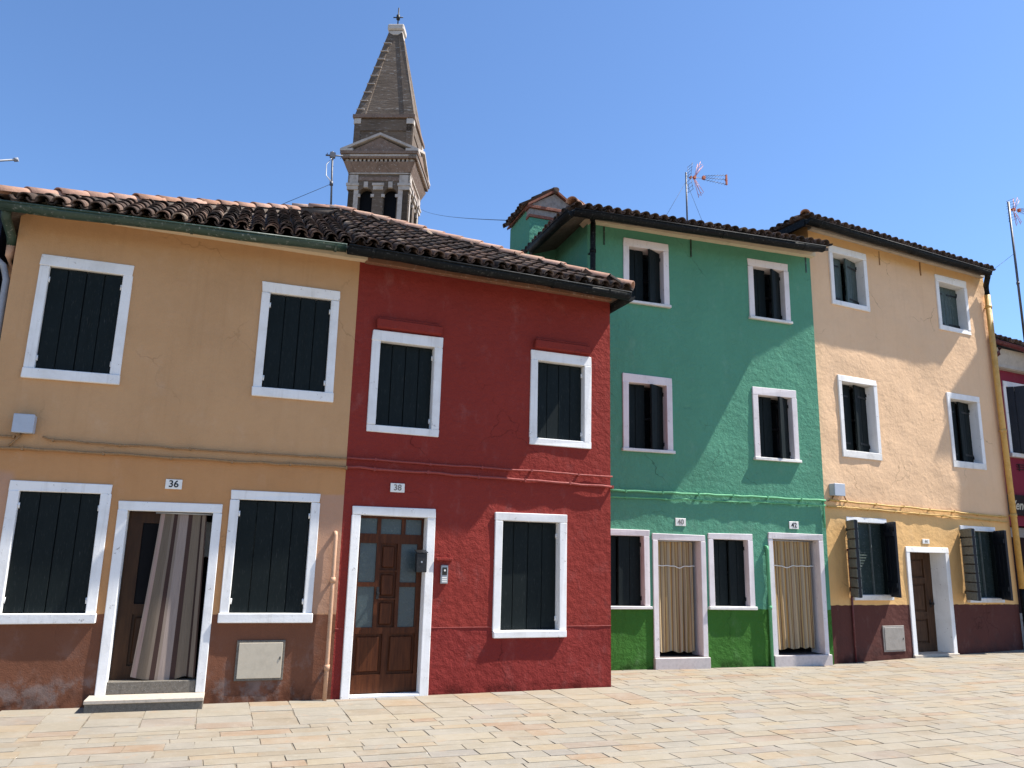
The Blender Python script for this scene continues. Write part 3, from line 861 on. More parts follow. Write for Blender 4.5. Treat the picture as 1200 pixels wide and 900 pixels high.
eL, eR = Vector((-.91, -.52, 6.945)), Vector((3.97, -.52, 7.05))
rz = 8.22; P1, P2b = Vector((2.55, 3.3, rz)), Vector((4.03, 3.3, rz))
bm = new_bm()
up = Vector((0, 3.76, rz - 7.0)); H = up.length
tile_field(bm, eL, eR, (0, 3.3, rz), lambda b: (3.45 * b / H, 4.93), seed=21)
bl = Vector((eL.x, 7.1, eL.z))
tile_field(bm, bl, eL, P1, lambda b: (3.8 * b / H, 7.56 - 3.76 * b / H), seed=22)
hip_line(bm, eL + Vector((-.03, -.03, .05)), P1 + Vector((0, 0, .08)), r=.10, seed=24)
hip_line(bm, P1 + Vector((-.1, 0, .08)), P2b + Vector((0, 0, .08)), seed=25)
deck(bm, [eL, eR, P2b, P1]); deck(bm, [bl, eL, P1]); deck(bm, [(4.03, 7.1, eR.z), bl, P1, P2b])
build('roof', bm, ['tile', 'ridge', 'deck'], B)
gutter('gutter', (-.92, -.56, 6.89), (3.82, -.56, 6.993), .083, 'gut_dark', B)
gutter('gutter', (-.93, -.56, 6.89), (-.93, 1.28, 6.96), .083, 'gut_dark', B, brackets=False)
bm = new_bm()
poly_prism(bm, [(-.40, -.12, 6.985), (4.03, -.12, 7.035), (4.03, -.12, 7.2), (-.40, -.12, 7.14)], (0, .125, 0))
poly_prism(bm, [(-.52, -.12, 7.06), (-.40, -.12, 6.96), (-.40, -.12, 7.14), (-.52, -.12, 7.14)], (0, .30, 0))
build('cornice', bm, 'cream_stone', B)
pipe(B, [(-.55, -.52, 6.86), (-.42, -.2, 6.98), (-.395, -.165, 6.93), (-.395, -.16, 6.6), (-.395, -.16, 2.5), (-.395, -.16, 0)], .045, 'gut_dark', 'downpipe', (6.45, 5.3))
pipe(B, [(2.765, .02, 1.86), (2.768, -.04, 1.85), (2.768, -.045, 1.8), (2.772, -.045, 0)], .026, 'cable_green', 'standpipe', (.9,))
cable(B, [(-.1, 2.64), (2.0, 2.65), (3.99, 2.655)], .020, 'cable_green', .036, 31)
cable(B, [(-.1, 2.53), (1.6, 2.56), (3.99, 2.575)], .013, 'cable_green', .03, 32)
cable(B, [(3.95, 2.66), (3.955, 2.4), (3.96, 2.2)], .015, 'cable_green', .025, 33)
for x in (-.12, 1.52, 3.90):
    bm = new_bm(); box(bm, x - .011, x + .011, -.012, .01, 6.66 + .02 * x, 6.98 + .02 * x)
    build('iron_strap', bm, 'gut_green', B)
curtain('door_curtain', (.785, 1.90), (1.475, 1.905), (.80, .235), (1.48, .225), .12, 'cloth_b', 'thin beige striped curtain hanging in the doorway beneath plate 40 on the green house', B, 6, .026, (1.52, 12), width=1.15)
curtain('door_curtain', (2.915, 1.965), (3.745, 1.97), (2.95, .25), (3.745, .255), .12, 'cloth_b', 'beige striped curtain hanging in the wider doorway beneath plate 42', B, 7, .030, (1.56, 7), width=1.4)
# chimney stack with a little tiled gable, rising through the side of the roof
c0, c1, y0, y1 = -.93, .03, 1.4, 2.5
bm = new_bm()
ys = y0 + .16
box(bm, c0, c1, y0, ys, 5.2, 7.60, 0); box(bm, c0, c1, ys + .001, y1, 5.2, 7.80, 0)
box(bm, c0 - .02, c1 + .02, y0 - .02, ys, 7.603, 7.66, 1, .005)
box(bm, c0 - .005, c1 + .005, y0 - .005, ys - .003, 7.663, 7.77, 2)
box(bm, c0 - .045, c1 + .045, y0 - .045, ys + .01, 7.773, 7.83, 1, .006)
poly_prism(bm, [(c0 - .02, y0 + .0, 7.833), (c1 + .02, y0 + .0, 7.833), (-.45, y0 + .0, 8.13)], (0, y1 - y0, 0), 2)
cm = (c0 + c1) / 2
for s, xe in ((-1, c0 - .05), (1, c1 + .05)):
    poly_prism(bm, [(xe, y0 - .06, 7.80), (cm, y0 - .06, 8.16), (cm, y0 - .06, 8.205), (xe, y0 - .06, 7.845)], (0, y1 - y0 + .12, 0), 1)
e_l, e_r = Vector((c0 - .05, y1 + .05, 7.82)), Vector((c0 - .05, y0 + .02, 7.82))
tile_field(bm, e_l, e_r, (cm, y0, 8.19), lambda b: (0, 5), spacing=.17, expo=.25, mi=3, seed=41)
tile_field(bm, Vector((c1 + .05, y0 + .02, 7.82)), Vector((c1 + .05, y1 + .05, 7.82)), (cm, y0, 8.19), lambda b: (0, 5), spacing=.19, expo=.28, mi=3, seed=42)
hip_line(bm, (cm, y0 - .07, 8.2), (cm, y1 + .05, 8.2), r=.05, mi=3, seed=43, lift=.0)
build('chimney', bm, ['green', 'brickband', 'greybrick', 'tile'], B)

# ================================================================== peach house (44)
Cc = empty('house', OC, YC, 'tall peach house with dark maroon base and a deep-set wooden door', 'house', 'painted houses round the square')
holes = []
for (u0, u1, z0, z1, op) in ((.50, 1.475, 6.268, 7.43, 15), (3.437, 4.39, 6.225, 7.38, 0)):
    holes.append(window(Cc, u0, u1, z0, z1, fs=.085, ft=.14, fb=.095, rec=.17, open_r=op, mat='shutter_grey', boards=2, straps=True))
for (u0, u1, z0, z1, op) in ((.512, 1.49, 3.455, 4.945, 14), (3.442, 4.42, 3.477, 4.945, 9)):
    holes.append(window(Cc, u0, u1, z0, z1, fs=.085, ft=.115, sill=(z0, z0 + .125, .0, .025), rec=.17, open_r=op, mat='shutter', boards=2, straps=True))
# ground-floor windows: lintel and sill only, shutters swung out, slatted blind inside
for (u0, u1, z0, z1, op) in ((.495, 1.475, 1.10, 2.325, 58), (3.47, 4.49, 1.045, 2.285, 54)):
    bm = new_bm()
    for i in range(26):
        zz = z0 + (z1 - z0) * i / 26
        poly_prism(bm, [(u0 + .03, .10, zz), (u0 + .03, .128, zz + .004), (u0 + .03, .128, zz + .040), (u0 + .03, .112, zz + .046)], (u1 - u0 - .06, 0, 0))
    box(bm, u0 - .03, u1 + .03, .135, .15, z0 - .03, z1 + .03)
    w = build('window', bm, 'blind', Cc)
    bm = new_bm(); box(bm, u0, u1 + .01, -.012, .2, z1, z1 + .088, 0, .006, .003)
    build('lintel', bm, 'white', w)
    bm = new_bm(); box(bm, u0 + .02, u1 - .0, -.06, .2, z0 - .085, z0, 0, .008, .004)
    build('sill', bm, 'sill', w)
    bm = new_bm()
    for a, b in ((u0, u0 + .03), (u1 - .03, u1)): box(bm, a, b, .03, .13, z0, z1)
    box(bm, (u0 + u1) / 2 + .16, (u0 + u1) / 2 + .18, .07, .099, z0, z1, 1)
    build('jamb', bm, ['shutter', 'weathered'], w)
    h = z1 - z0 + .05; lw = (u1 - u0) / 2 - .02
    bm = leaf_bm(lw, h, .04, 3, 1, True)
    for i in range(8):
        for y in (-.012, .041): box(bm, .012, lw - .006, y, y + .011, .01 + i * h / 8, .01 + (i + .92) * h / 8 - .01, 2, .003)
    build('shutter', bm, ['shutter_blue', 'iron', 'weathered'], w, (u0 - .01, -.012, z0 - .03), (0, 0, R_(-123)))
    # the louvred outer face of the swung-out leaf shows as pale blocks
    build('shutter', leaf_bm(lw, h, .04, 3, -1, False), ['shutter_blue', 'iron'], w, (u1 + .0, -.012, z0 - .03), (0, 0, R_(op)))
    holes.append((u0, u1, z0 - .06, z1 + .05))
dC = paneled_door(Cc, 2.0, 2.97, .07, 1.86, .30, .05, [(.22, .78, .74, .93, 'panel'), (.22, .78, .40, .68, 'panel'), (.22, .78, .09, .33, 'panel')], ('door_old', 'frosted'))
bm = new_bm(); tube(bm, [(2.86, .30, .93), (2.86, .25, .93)], .02, 10); tube(bm, [(2.86, .25, .93), (2.86, .235, .93)], .03, 10); box(bm, 2.84, 2.88, .295, .302, .86, 1.0)
build('handle', bm, 'iron', dC)
door_frame(dC, 1.912, 3.06, .03, 1.947, .10, .098, .35)
bm = new_bm(); box(bm, 1.90, 3.07, -.05, .4, -.08, .085, 0, .008, .003)
build('doorstep', bm, 'step_top', Cc)
holes.append((1.94, 3.03, -.2, 1.92))
bm = new_bm()
wall_front(bm, [(0, -.1), (4.985, -.1), (4.985, 7.72), (0, 7.80)], holes, seed=4, amp=.014)
strip(bm, [(0, 0, 7.80), (0, 7, 7.80), (4.985, 7, 7.72), (4.985, 0, 7.72)])
build('wall', bm, 'peach', Cc)
eL, eR = Vector((-.38, -.33, 7.655)), Vector((4.78, -.33, 7.57))
rz = 8.75
bm = new_bm()
PC = Vector((3.0, 3.4, rz)); H = (PC - Vector((PC.x, eL.y, eL.z))).length
tile_field(bm, eL, eR, (0, 3.4, rz), lambda b: (3.38 * b / H, 6), seed=51)
bl = Vector((eL.x, 7.1, eL.z))
tile_field(bm, bl, eL, PC, lambda b: (3.7 * b / H, 7.43 - 3.73 * b / H), seed=53)
hip_line(bm, eL + Vector((-.02, -.02, .03)), PC + Vector((0, 0, .05)), seed=54)
hip_line(bm, PC, (4.8, 3.4, rz + .0), seed=52)
deck(bm, [eL, eR, (4.78, 3.4, rz - .05), PC]); deck(bm, [bl, eL, PC]); deck(bm, [(4.78, 7.1, 7.58), bl, PC, (4.78, 3.4, rz - .05)])
build('roof', bm, ['tile', 'ridge', 'deck'], Cc)
gutter('gutter', (-.40, -.36, 7.603), (4.62, -.36, 7.522), .083, 'gut_dark', Cc)
bm = new_bm(); poly_prism(bm, [(-.42, -.32, 7.50), (-.42, 2.2, 7.52), (-.42, 2.2, 7.63), (-.42, -.32, 7.63)], (.035, 0, 0))
build('verge_board', bm, 'gut_dark', Cc)
bm = new_bm()
poly_prism(bm, [(0, -.09, 7.615), (4.9, -.09, 7.545), (4.9, -.09, 7.72), (0, -.09, 7.80)], (0, .095, 0))
build('cornice', bm, 'grey_stone', Cc)
pipe(Cc, [(4.60, -.36, 7.48), (4.66, -.30, 7.42), (4.90, -.10, 7.36), (4.93, -.085, 7.15)], .055, 'gut_dark', 'downpipe_bend')
pipe(Cc, [(4.93, -.085, 7.16), (4.95, -.085, 5), (5.02, -.085, 1.22)], .058, 'pipe_yellow', 'downpipe', (6.9, 4.3, 2.62))
pipe(Cc, [(5.02, -.085, 1.23), (5.03, -.085, 0)], .055, 'gut_dark', 'downpipe_shoe')
number_plate(Cc, 2.385, 2.57, 2.005, 2.088, '44', 'ink_worn', .075)
bm = new_bm(); box(bm, 1.185, 1.712, -.016, .01, .155, .585, 0, .003); box(bm, 1.215, 1.685, -.024, -.0155, .182, .558, 0, .003); box(bm, 1.655, 1.665, -.03, -.024, .35, .38, 1)
build('meter_hatch', bm, ['hatch_grey', 'iron'], Cc)
bm = new_bm(); box(bm, .13, .375, -.12, 0, 2.755, 2.958, 0, .008); box(bm, .127, .378, -.132, -.115, 2.75, 2.962, 0, .006)
build('junction_box', bm, 'box_grey', Cc)
cable(Cc, [(.10, 2.68), (.7, 2.662), (2.45, 2.632), (4.85, 2.585)], .018, 'cable_yellow', .035, 61)
cable(Cc, [(.05, 2.57), (1.2, 2.56), (3.0, 2.53), (4.87, 2.49)], .013, 'cable_yellow', .03, 62)
cable(Cc, [(.45, 2.86), (.455, 2.75), (.50, 2.68)], .012, 'cable_ochre', .03, 63, clips=False)
cable(Cc, [(.2, 2.75), (.15, 2.68), (.06, 2.66)], .012, 'cable_ochre', .03, 64, clips=False)
pipe(Cc, [(.47, .02, 1.86), (.47, -.03, 1.85), (.475, -.032, .9), (.475, -.032, -.05)], .018, 'gut_crimson', 'standpipe')
for x in (1.85, 3.02):
    bm = new_bm(); box(bm, x - .012, x + .012, -.012, .012, 7.28, 7.56)
    build('iron_strap', bm, 'cable_ochre', Cc)

# ================================================================== crimson house with a shop below
OD = Cc.matrix_basis @ Vector((5.0, .30, 0))
D = empty('house', OD, YC, 'low crimson house with a pale cornice beside the peach house', 'house', 'painted houses round the square')
holes = []
holes.append(window(D, .72, 1.72, 3.93, 5.50, fs=.09, ft=.12, sill=(3.86, 3.95, .08, .10), rec=.06, open_l=62, open_r=60, mat='shutter_blue', fmat='white', boards=2))
bm = new_bm()
wall_front(bm, [(.0, -.1), (2.3, -.1), (2.3, 6.2), (.0, 6.2)], holes + [(.42, 1.9, -.2, 2.45)], seed=6)
strip(bm, [(0, 0, 6.2), (0, 6.5, 6.2), (2.3, 6.5, 6.2), (2.3, 0, 6.2)])
build('wall', bm, 'crimson', D)
dD = paneled_door(D, .45, 1.88, .0, 2.42, .08, .05, [(.06, .46, .30, .92, 'glass'), (.54, .94, .30, .92, 'glass'), (.06, .46, .05, .25, 'panel'), (.54, .94, .05, .25, 'panel')], ('hatch_grey', 'glass_dark'))
eL, eR = Vector((-.0, -.30, 6.27)), Vector((2.45, -.30, 6.15))
bm = new_bm()
tile_field(bm, eL, eR, (0, 3.2, 7.45), lambda b: (0, 3), seed=71)
hip_line(bm, (0, 3.2, 7.47), (2.45, 3.2, 7.4), seed=72)
deck(bm, [eL, eR, (2.45, 3.2, 7.40), (0, 3.2, 7.45)]); deck(bm, [(2.45, 6.7, 6.2), (0, 6.7, 6.25), (0, 3.2, 7.45), (2.45, 3.2, 7.40)])
build('roof', bm, ['tile', 'ridge', 'deck'], D)
gutter('gutter', (.0, -.33, 6.22), (2.4, -.33, 6.10), .065, 'gut_crimson', D)
bm = new_bm()
poly_prism(bm, [(0, -.10, 5.74), (2.3, -.10, 5.72), (2.3, -.20, 6.12), (0, -.20, 6.14)], (0, .11, 0)); poly_prism(bm, [(0, .0, 5.735), (2.3, .0, 5.715), (2.3, -.13, 5.735), (0, -.13, 5.755)], (0, 0, .06))
build('cornice', bm, 'grey_stone', D)
pipe(D, [(.30, -.30, 6.10), (.28, -.27, 5.98), (.12, -.12, 5.82), (.11, -.10, 5.7), (.14, -.08, 3.5), (.24, -.08, 0)], .045, 'gut_crimson', 'downpipe', (4.5, 2.9))
bm = new_bm()
for i in range(3): tube(bm, [(.86, -.02, 3.72 - i * .05), (1.5, -.02, 3.72 - i * .05)], .008, 6)
for x in (.95, 1.2, 1.45): tube(bm, [(x, -.02, 3.74), (x, -.02, 3.58)], .008, 6); tube(bm, [(x, .0, 3.70), (x, -.02, 3.70)], .008, 6)
build('laundry_rack', bm, 'iron', D)
sg = empty('shop_sign', D.matrix_basis @ Vector((.34, -.01, 2.66)), YC, 'black sign board with pale script on the crimson house', 'sign')
bm = new_bm(); box(bm, .0, 1.55, -.05, .0, 0, .42, 0, .006)
build('board', bm, 'black_metal', sg)
text_obj('lettering', 'Vene', .26, (.10, -.053, .2), 'gold', sg, align='LEFT', shear=.35)

# ================================================================== unseen rose house, added to cast the shadow at the row end
OE = Cc.matrix_basis @ Vector((7.2, -1.3, 0))
E_ = empty('house', OE, YC, 'unseen rose house added to cast a shadow on the end of the row', 'house', 'painted houses round the square')
holes = []
for z in (1.0, 4.0, 7.2):
    for x in (1.0, 3.2): holes.append(window(E_, x, x + .95, z, z + 1.4, sill=(z, z + .09, .02, .05), rec=.06))
bm = new_bm()
wall_front(bm, [(0, -.1), (5.2, -.1), (5.2, 10.6), (0, 10.6)], holes, grid=.4, seed=8)
strip(bm, [(0, 0, 10.6), (5.2, 2.6, 10.6), (5.2, 0, 10.6)])
build('wall', bm, 'rose', E_)
bm = new_bm()
deck(bm, [(.02, -.05, 10.68), (5.25, -.05, 10.68), (5.25, 2.6, 11.2)], 0, .07)
hip_line(bm, (.0, .0, 10.72), (5.2, 2.6, 11.22), mi=1, seed=82)
build('roof', bm, ['deck', 'ridge', 'deck'], E_)
gutter('gutter', (.0, -.12, 10.6), (5.2, -.12, 10.6), .07, 'gut_dark', E_)

# ================================================================== neighbour at the other end, its shade put into the wall colour
ON = A.matrix_basis @ Vector((-3.95, .15, 0))
Nh = empty('house', ON, YA, 'neighbour house across the narrow gap beside the ochre house, shade painted into its dark blue wall', 'house', 'painted houses round the square')
holes = [window(Nh, -2.0, -1.1, .9, 2.3, sill=(.85, .93, .01, .05), rec=.04), window(Nh, -2.0, -1.1, 3.3, 4.6, sill=(3.25, 3.33, .01, .05), rec=.04)]
bm = new_bm()
wall_front(bm, [(-3.6, -.1), (0, -.1), (0, 5.35), (-3.6, 5.35)], holes, grid=.4, seed=9)
strip(bm, [(0, 0, 5.35), (0, 6, 5.35), (-3.6, 6, 5.35), (-3.6, 0, 5.35)])
build('wall', bm, 'navy_shade', Nh)
bm = new_bm()
eL, eR = Vector((-3.6, -.25, 5.33)), Vector((.02, -.25, 5.33))
tile_field(bm, eL, eR, (-3.6, 3.0, 6.2), lambda b: (0, 3.64), seed=91)
hip_line(bm, (-3.6, 3.0, 6.25), (.02, 3, 6.25), seed=92)
deck(bm, [eL, eR, (.02, 3, 6.2), (-3.6, 3, 6.2)]); deck(bm, [(.02, 6.2, 5.3), (-3.6, 6.2, 5.3), (-3.6, 3, 6.2), (.02, 3, 6.2)])
build('roof', bm, ['tile', 'ridge', 'deck'], Nh)
gutter('gutter', (-3.6, -.28, 5.29), (0.0, -.28, 5.29), .07, 'gut_dark', Nh)
pipe(Nh, [(-.6, -.06, 5.0), (-.30, -.06, 4.95), (.10, -.07, 4.60), (.15, -.07, 4.45), (.15, -.07, 3.0), (.13, -.07, 0)], .038, 'pipe_grey', 'downpipe')

# ================================================================== bell tower
T = empty('bell_tower', (-13.62, 70.7, 0), R_(-3.0), 'leaning brick bell tower with an open belfry and pointed spire behind the roofs', 'bell tower')
TL = Matrix.Rotation(R_(.35), 4, 'Y')
T.matrix_basis = T.matrix_basis if False else Matrix.Translation((-13.62, 70.7, 0)) @ Matrix.Rotation(R_(-3.0), 4, 'Z') @ TL
tc = 2.95                                        # half width of the shaft; local y=0 is the front face, centre at y=tc
def sq(bm, h, z0, z1, mi=0, bev=0.0, cx=0.0):
    box(bm, cx - h, cx + h, tc - h, tc + h, z0, z1, mi, bev)
def four(fn):
    """Repeat a front-face builder on the four faces."""
    for k in range(4):
        fn(Matrix.Translation((0, tc, 0)) @ Matrix.Rotation(k * math.pi / 2, 4, 'Z') @ Matrix.Translation((0, -tc, 0)))
def tbox(bm, m, x0, x1, y0, y1, z0, z1, mi=0):
    fs = box(bm, x0, x1, y0, y1, z0, z1, mi)
    for v in {v for f in fs for v in f.verts}: v.co = m @ v.co
def tprism(bm, m, pts, vec, mi=0):
    fs = poly_prism(bm, pts, vec, mi)
    for v in {v for f in fs for v in f.verts}: v.co = m @ v.co
bm = new_bm()
sq(bm, tc, -1, 31.0)
build('shaft', bm, 'tower', T)
bm = new_bm()
arch = []
for cx in (-1.23, 1.17):
    pts = [(cx - .68, 31.0)] + [(cx - .68 * math.cos(math.pi * k / 10), 35.5 + .68 * math.sin(math.pi * k / 10)) for k in range(11)] + [(cx + .68, 31.0)]
    arch.append(pts)
def belfry(m):
    fr = new_bm()
    # wall with two arched openings, built as piers, spandrels and head
    for x0, x1 in ((-tc, -1.91), (-.55, .49), (1.85, tc)): tbox(fr, m, x0, x1, 0, .7, 31.0, 35.5)
    for cx in (-1.23, 1.17):
        for k in range(10):
            a0, a1 = math.pi * k / 10, math.pi * (k + 1) / 10
            p = [(cx - .68 * math.cos(a0), 0, 35.5 + .68 * math.sin(a0)), (cx - .68 * math.cos(a1), 0, 35.5 + .68 * math.sin(a1)),
                 (cx - .68 * math.cos(a1), 0, 36.5), (cx - .68 * math.cos(a0), 0, 36.5)]
            tprism(fr, m, p, (0, .7, 0))
    for x0, x1 in ((-tc, -1.91), (-.55, .49), (1.85, tc)): tbox(fr, m, x0, x1, 0, .7, 35.5, 36.5)
    tbox(fr, m, -tc, tc, 0, .7, 36.5, 38.0)
    me = bpy.data.meshes.new('t'); fr.to_mesh(me); fr.free(); bm.from_mesh(me); bpy.data.meshes.remove(me)
four(belfry)
sq(bm, tc - .9, 31.0, 31.1)
box(bm, -tc + .75, tc - .75, .75, 2 * tc - .75, 37.2, 37.4)
belf = build('belfry', bm, 'tower', T)
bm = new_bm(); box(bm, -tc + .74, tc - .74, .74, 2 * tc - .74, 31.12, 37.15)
build('belfry_shade_box', bm, 'dim_glass_shade', belf)  # dark box added inside so the arches look shaded
bm = new_bm()
def dress(m):
    for x0, x1 in ((-tc - .12, -2.0), (-.52, .46), (1.95, tc + .12)):       # capitals
        tbox(bm, m, x0, x1, -.14, .1, 35.95, 36.35); tbox(bm, m, x0 - .08, x1 + .08, -.22, .1, 36.35, 36.6)
    tbox(bm, m, -tc - .1, -2.05, -.1, .1, 36.6, 37.5); tbox(bm, m, 2.0, tc + .1, -.1, .1, 36.6, 37.5)
    for cx in (-1.23, 1.17):
        tbox(bm, m, cx - .2, cx + .2, -.18, .1, 36.15, 36.75)               # keystones
        for s in (-1, 1): tbox(bm, m, cx + s * .68 - .16, cx + s * .68 + .16, -.08, .1, 35.2, 35.5)
        tbox(bm, m, cx - .78, cx + .78, -.06, .3, 31.7, 32.05)
    tbox(bm, m, -tc - .12, tc + .12, -.12, .1, 37.6, 37.72)
    tbox(bm, m, -tc - .75, tc + .75, -.75, .1, 39.15, 39.35)
    for i in range(16):
        x = -tc - .2 + i * (2 * tc + .4) / 15
        tbox(bm, m, x - .11, x + .11, -.42, .1, 38.75, 39.0)                # dentils
    # raking mouldings of the pediment
    for s in (-1, 1):
        tprism(bm, m, [(s * (tc + .9), -.85, 39.66), (0, -.85, 41.35), (0, -.85, 41.62), (s * (tc + .9), -.85, 39.92)], (0, 1.2, 0))
        tprism(bm, m, [(s * 2.2, -.52, 39.72), (0, -.52, 40.72), (0, -.52, 40.9), (s * 2.2, -.52, 39.9)], (0, .3, 0))
    for x in (-.35, .35): tbox(bm, m, x * 6.2 - .22, x * 6.2 + .22, -.05, .1, 31, 35.95)
four(dress)
build('dressings', bm, 'towerstone', belf)
bm = new_bm()
def frieze(m):
    tbox(bm, m, -tc - .05, tc + .05, -.06, .2, 36.9, 37.3)
    tprism(bm, m, [(-tc - .6, -.62, 39.36), (tc + .6, -.62, 39.36), (0, -.62, 41.2)], (0, .9, 0))
    tprism(bm, m, [(-tc - .15, -.1, 37.75), (tc + .15, -.1, 37.75), (tc + .55, -.5, 38.7), (-tc - .55, -.5, 38.7)], (0, .6, 0))
    tbox(bm, m, -tc - .72, tc + .72, -.7, .1, 39.0, 39.14)
four(frieze)
sq(bm, tc + .86, 39.4, 39.66)
build('cornice', bm, 'towerband', belf)
bm = new_bm()
ac = 2.85
box(bm, -ac + .08, ac + .08, tc - ac, tc + ac, 39.7, 43.6)
def attic(m):
    m = Matrix.Translation((.06, 0, 0)) @ m
    f = tc - ac
    tbox(bm, m, -ac - .02, -ac + .55, f - .1, f + .1, 39.7, 43.65); tbox(bm, m, ac - .55, ac + .02, f - .1, f + .1, 39.7, 43.65)
    tbox(bm, m, -ac, ac, f - .1, f + .1, 42.3, 43.5)
    tbox(bm, m, -ac + .5, ac - .5, f - .06, f + .1, 39.7, 40.4)
four(attic)
at = build('attic', bm, 'tower', T)
def attic2(m):
    m = Matrix.Translation((.06, 0, 0)) @ m
    f = tc - ac
    for s in (-1, 1):
        bm = new_bm(); tbox(bm, m, s * (ac - .25) - .32, s * (ac - .25) + .32, f - .16, f + .1, 43.05, 43.6)
        build('corner_block', bm, 'towertop', at)
four(attic2)
bm = new_bm()
box(bm, -ac - .2, ac + .32, tc - ac - .26, tc + ac + .26, 43.66, 44.0, 0)
build('cornice', bm, 'towerband', at)
bm = new_bm()
zb, zt, hb, ht, cx0, cx1 = 44.0, 54.9, 2.85, .62, .08, .10
def spire_pts(h, z, cx): return [(cx - h, tc - h, z), (cx + h, tc - h, z), (cx + h, tc + h, z), (cx - h, tc + h, z)]
lo, hi = spire_pts(hb, zb, cx0), spire_pts(ht, zt, cx1)
lv, hv = [bm.verts.new(p) for p in lo], [bm.verts.new(p) for p in hi]
for i in range(4): bm.faces.new((lv[i], lv[(i + 1) % 4], hv[(i + 1) % 4], hv[i]))
bm.faces.new(hv)
for i in range(4):                               # raised ribs along the four edges
    j, k = (i + 1) % 4, (i - 1) % 4
    P, Q = Vector(lo[i]), Vector(hi[i])
    c = (Vector(lo[0]) + Vector(lo[2])) / 2
    for nb in (j, k):
        d = (Vector(lo[nb]) - P).normalized()
        out = Vector((P.x - c.x, P.y - c.y, 0)).normalized() * .16
        pts = [P + out, P + d * .95 + out * .6, Q + d * .38 + out * .5, Q + out]
        poly_prism(bm, pts, -out * 1.4, 1)
    for z in range(9):                           # white stone courses on the ribs
        f = .06 + z * .1
        p = P.lerp(Q, f)
        if i == 0: box(bm, p.x - .16, p.x + .62, p.y - .19, p.y + .5, p.z, p.z + .09, 2)
sp = build('spire', bm, ['tower', 'tower', 'towerstone'], T)
bm = new_bm()
box(bm, .10 - .72, .10 + .72, tc - .72, tc + .72, 54.6, 55.2, 0, .1); box(bm, .10 - .86, .10 + .86, tc - .86, tc + .86, 55.2, 55.9, 0, .12)
build('finial_block', bm, 'towertop', sp)
bm = new_bm()
tube(bm, [(.1, tc, 55.9), (.1, tc, 58.4)], .07, 8); tube(bm, [(-.42, tc, 57.25), (.62, tc, 57.25)], .06, 8); tube(bm, [(.1, tc, 57.0), (.1, tc, 57.5)], .2, 8)
build('cross', bm, 'iron', sp)

# ================================================================== antennas and overhead cables
def rod(bm, a, b, r=.006, mi=0): tube(bm, [a, b], r, 6, mi)
RM = Rd.matrix_basis
# mast on the shared ridge, seen edge on
an = empty('antenna', RM @ Vector((.03, 3.15, 7.1)), YR, 'plain mast with a short bracket arm on the ridge before the bell tower', 'antenna')
bm = new_bm(); tube(bm, [(0, 0, 0), (-.05, 0, 1.17)], .017, 8); tube(bm, [(-.03, 0, .55), (-.03, 0, .62)], .03, 8)
mst = build('mast', bm, 'mast', an)
bm = new_bm(); rod(bm, (-.16, 0, 1.08), (.13, 0, 1.13), .014); box(bm, -.09, .0, -.03, .03, 1.06, 1.15)
for x in (-.14, .10): rod(bm, (x, -.05, 1.1), (x, .05, 1.1), .006)
build('aerial', bm, 'mast', an)
bm = new_bm(); tube(bm, [(-.03, -.02, 1.08), (-.14, -.03, .9), (-.13, -.03, .7), (-.03, -.02, .6)], .008, 6)
build('lead', bm, 'plate', an)
bm = new_bm(); rod(bm, (-.03, 0, .58), (-1.0, .3, .03), .004)
build('guy_wire', bm, 'wire', an)

def beam_antenna(root, flip=1, s=1.0):
    F = flip * s
    bm = new_bm()
    rod(bm, (0, 0, 0), (F * .42, 0, .05 * s), .0055)
    for z0, z1 in ((.10, .22), (.065, .12), (.02, .01)):
        rod(bm, (F * .42, 0, z0 * s), (F * .98, 0, z1 * s), .0042)
        for i in range(8):
            f = (i + .5) / 8; x = F * (.42 + .56 * f); z = (z0 + (z1 - z0) * f) * s
            rod(bm, (x, -.05, z), (x, .05, z), .0028)
    build('boom', bm, 'mast', root)
    bm = new_bm()
    for z in (-1, 1):                               # rear reflector grid
        for i in range(4): rod(bm, (F * (.07 + .012 * i), -.10, z * (.06 + .075 * i) * s), (F * (.07 + .012 * i), .10, z * (.06 + .075 * i) * s), .004)
        for y in (-.09, .09): rod(bm, (F * .09, y * .4, 0), (F * .10, y, z * .30 * s), .0035)
    build('reflector', bm, 'mast', root)
    for z in (-1, 1):                               # the X of rod elements
        bm = new_bm()
        for y in (-.05, .05):
            rod(bm, (F * .20, y * .3, z * .02 * s), (F * .32, y, z * .38 * s), .0055); rod(bm, (F * .20, y * .3, z * .02 * s), (F * .38, y, z * .30 * s), .0045)
            rod(bm, (F * .30, y, z * .30 * s), (F * .36, y, z * .33 * s), .0042)
        build('element', bm, 'orange', root)
    bm = new_bm()
    for x, z, h in ((.11, .012, .02), (.20, .025, .03), (.42, .06, .034)): box(bm, F * x - h * .8, F * x + h * .8, -.03, .03, z * s - h, z * s + h)
    box(bm, F * .97 - .012, F * .97 + .018, -.018, .018, .0, .23 * s); box(bm, F * .97 - .02, F * .97 + .018, -.02, .02, .09 * s, .14 * s)
    build('bracket', bm, 'orange', root)

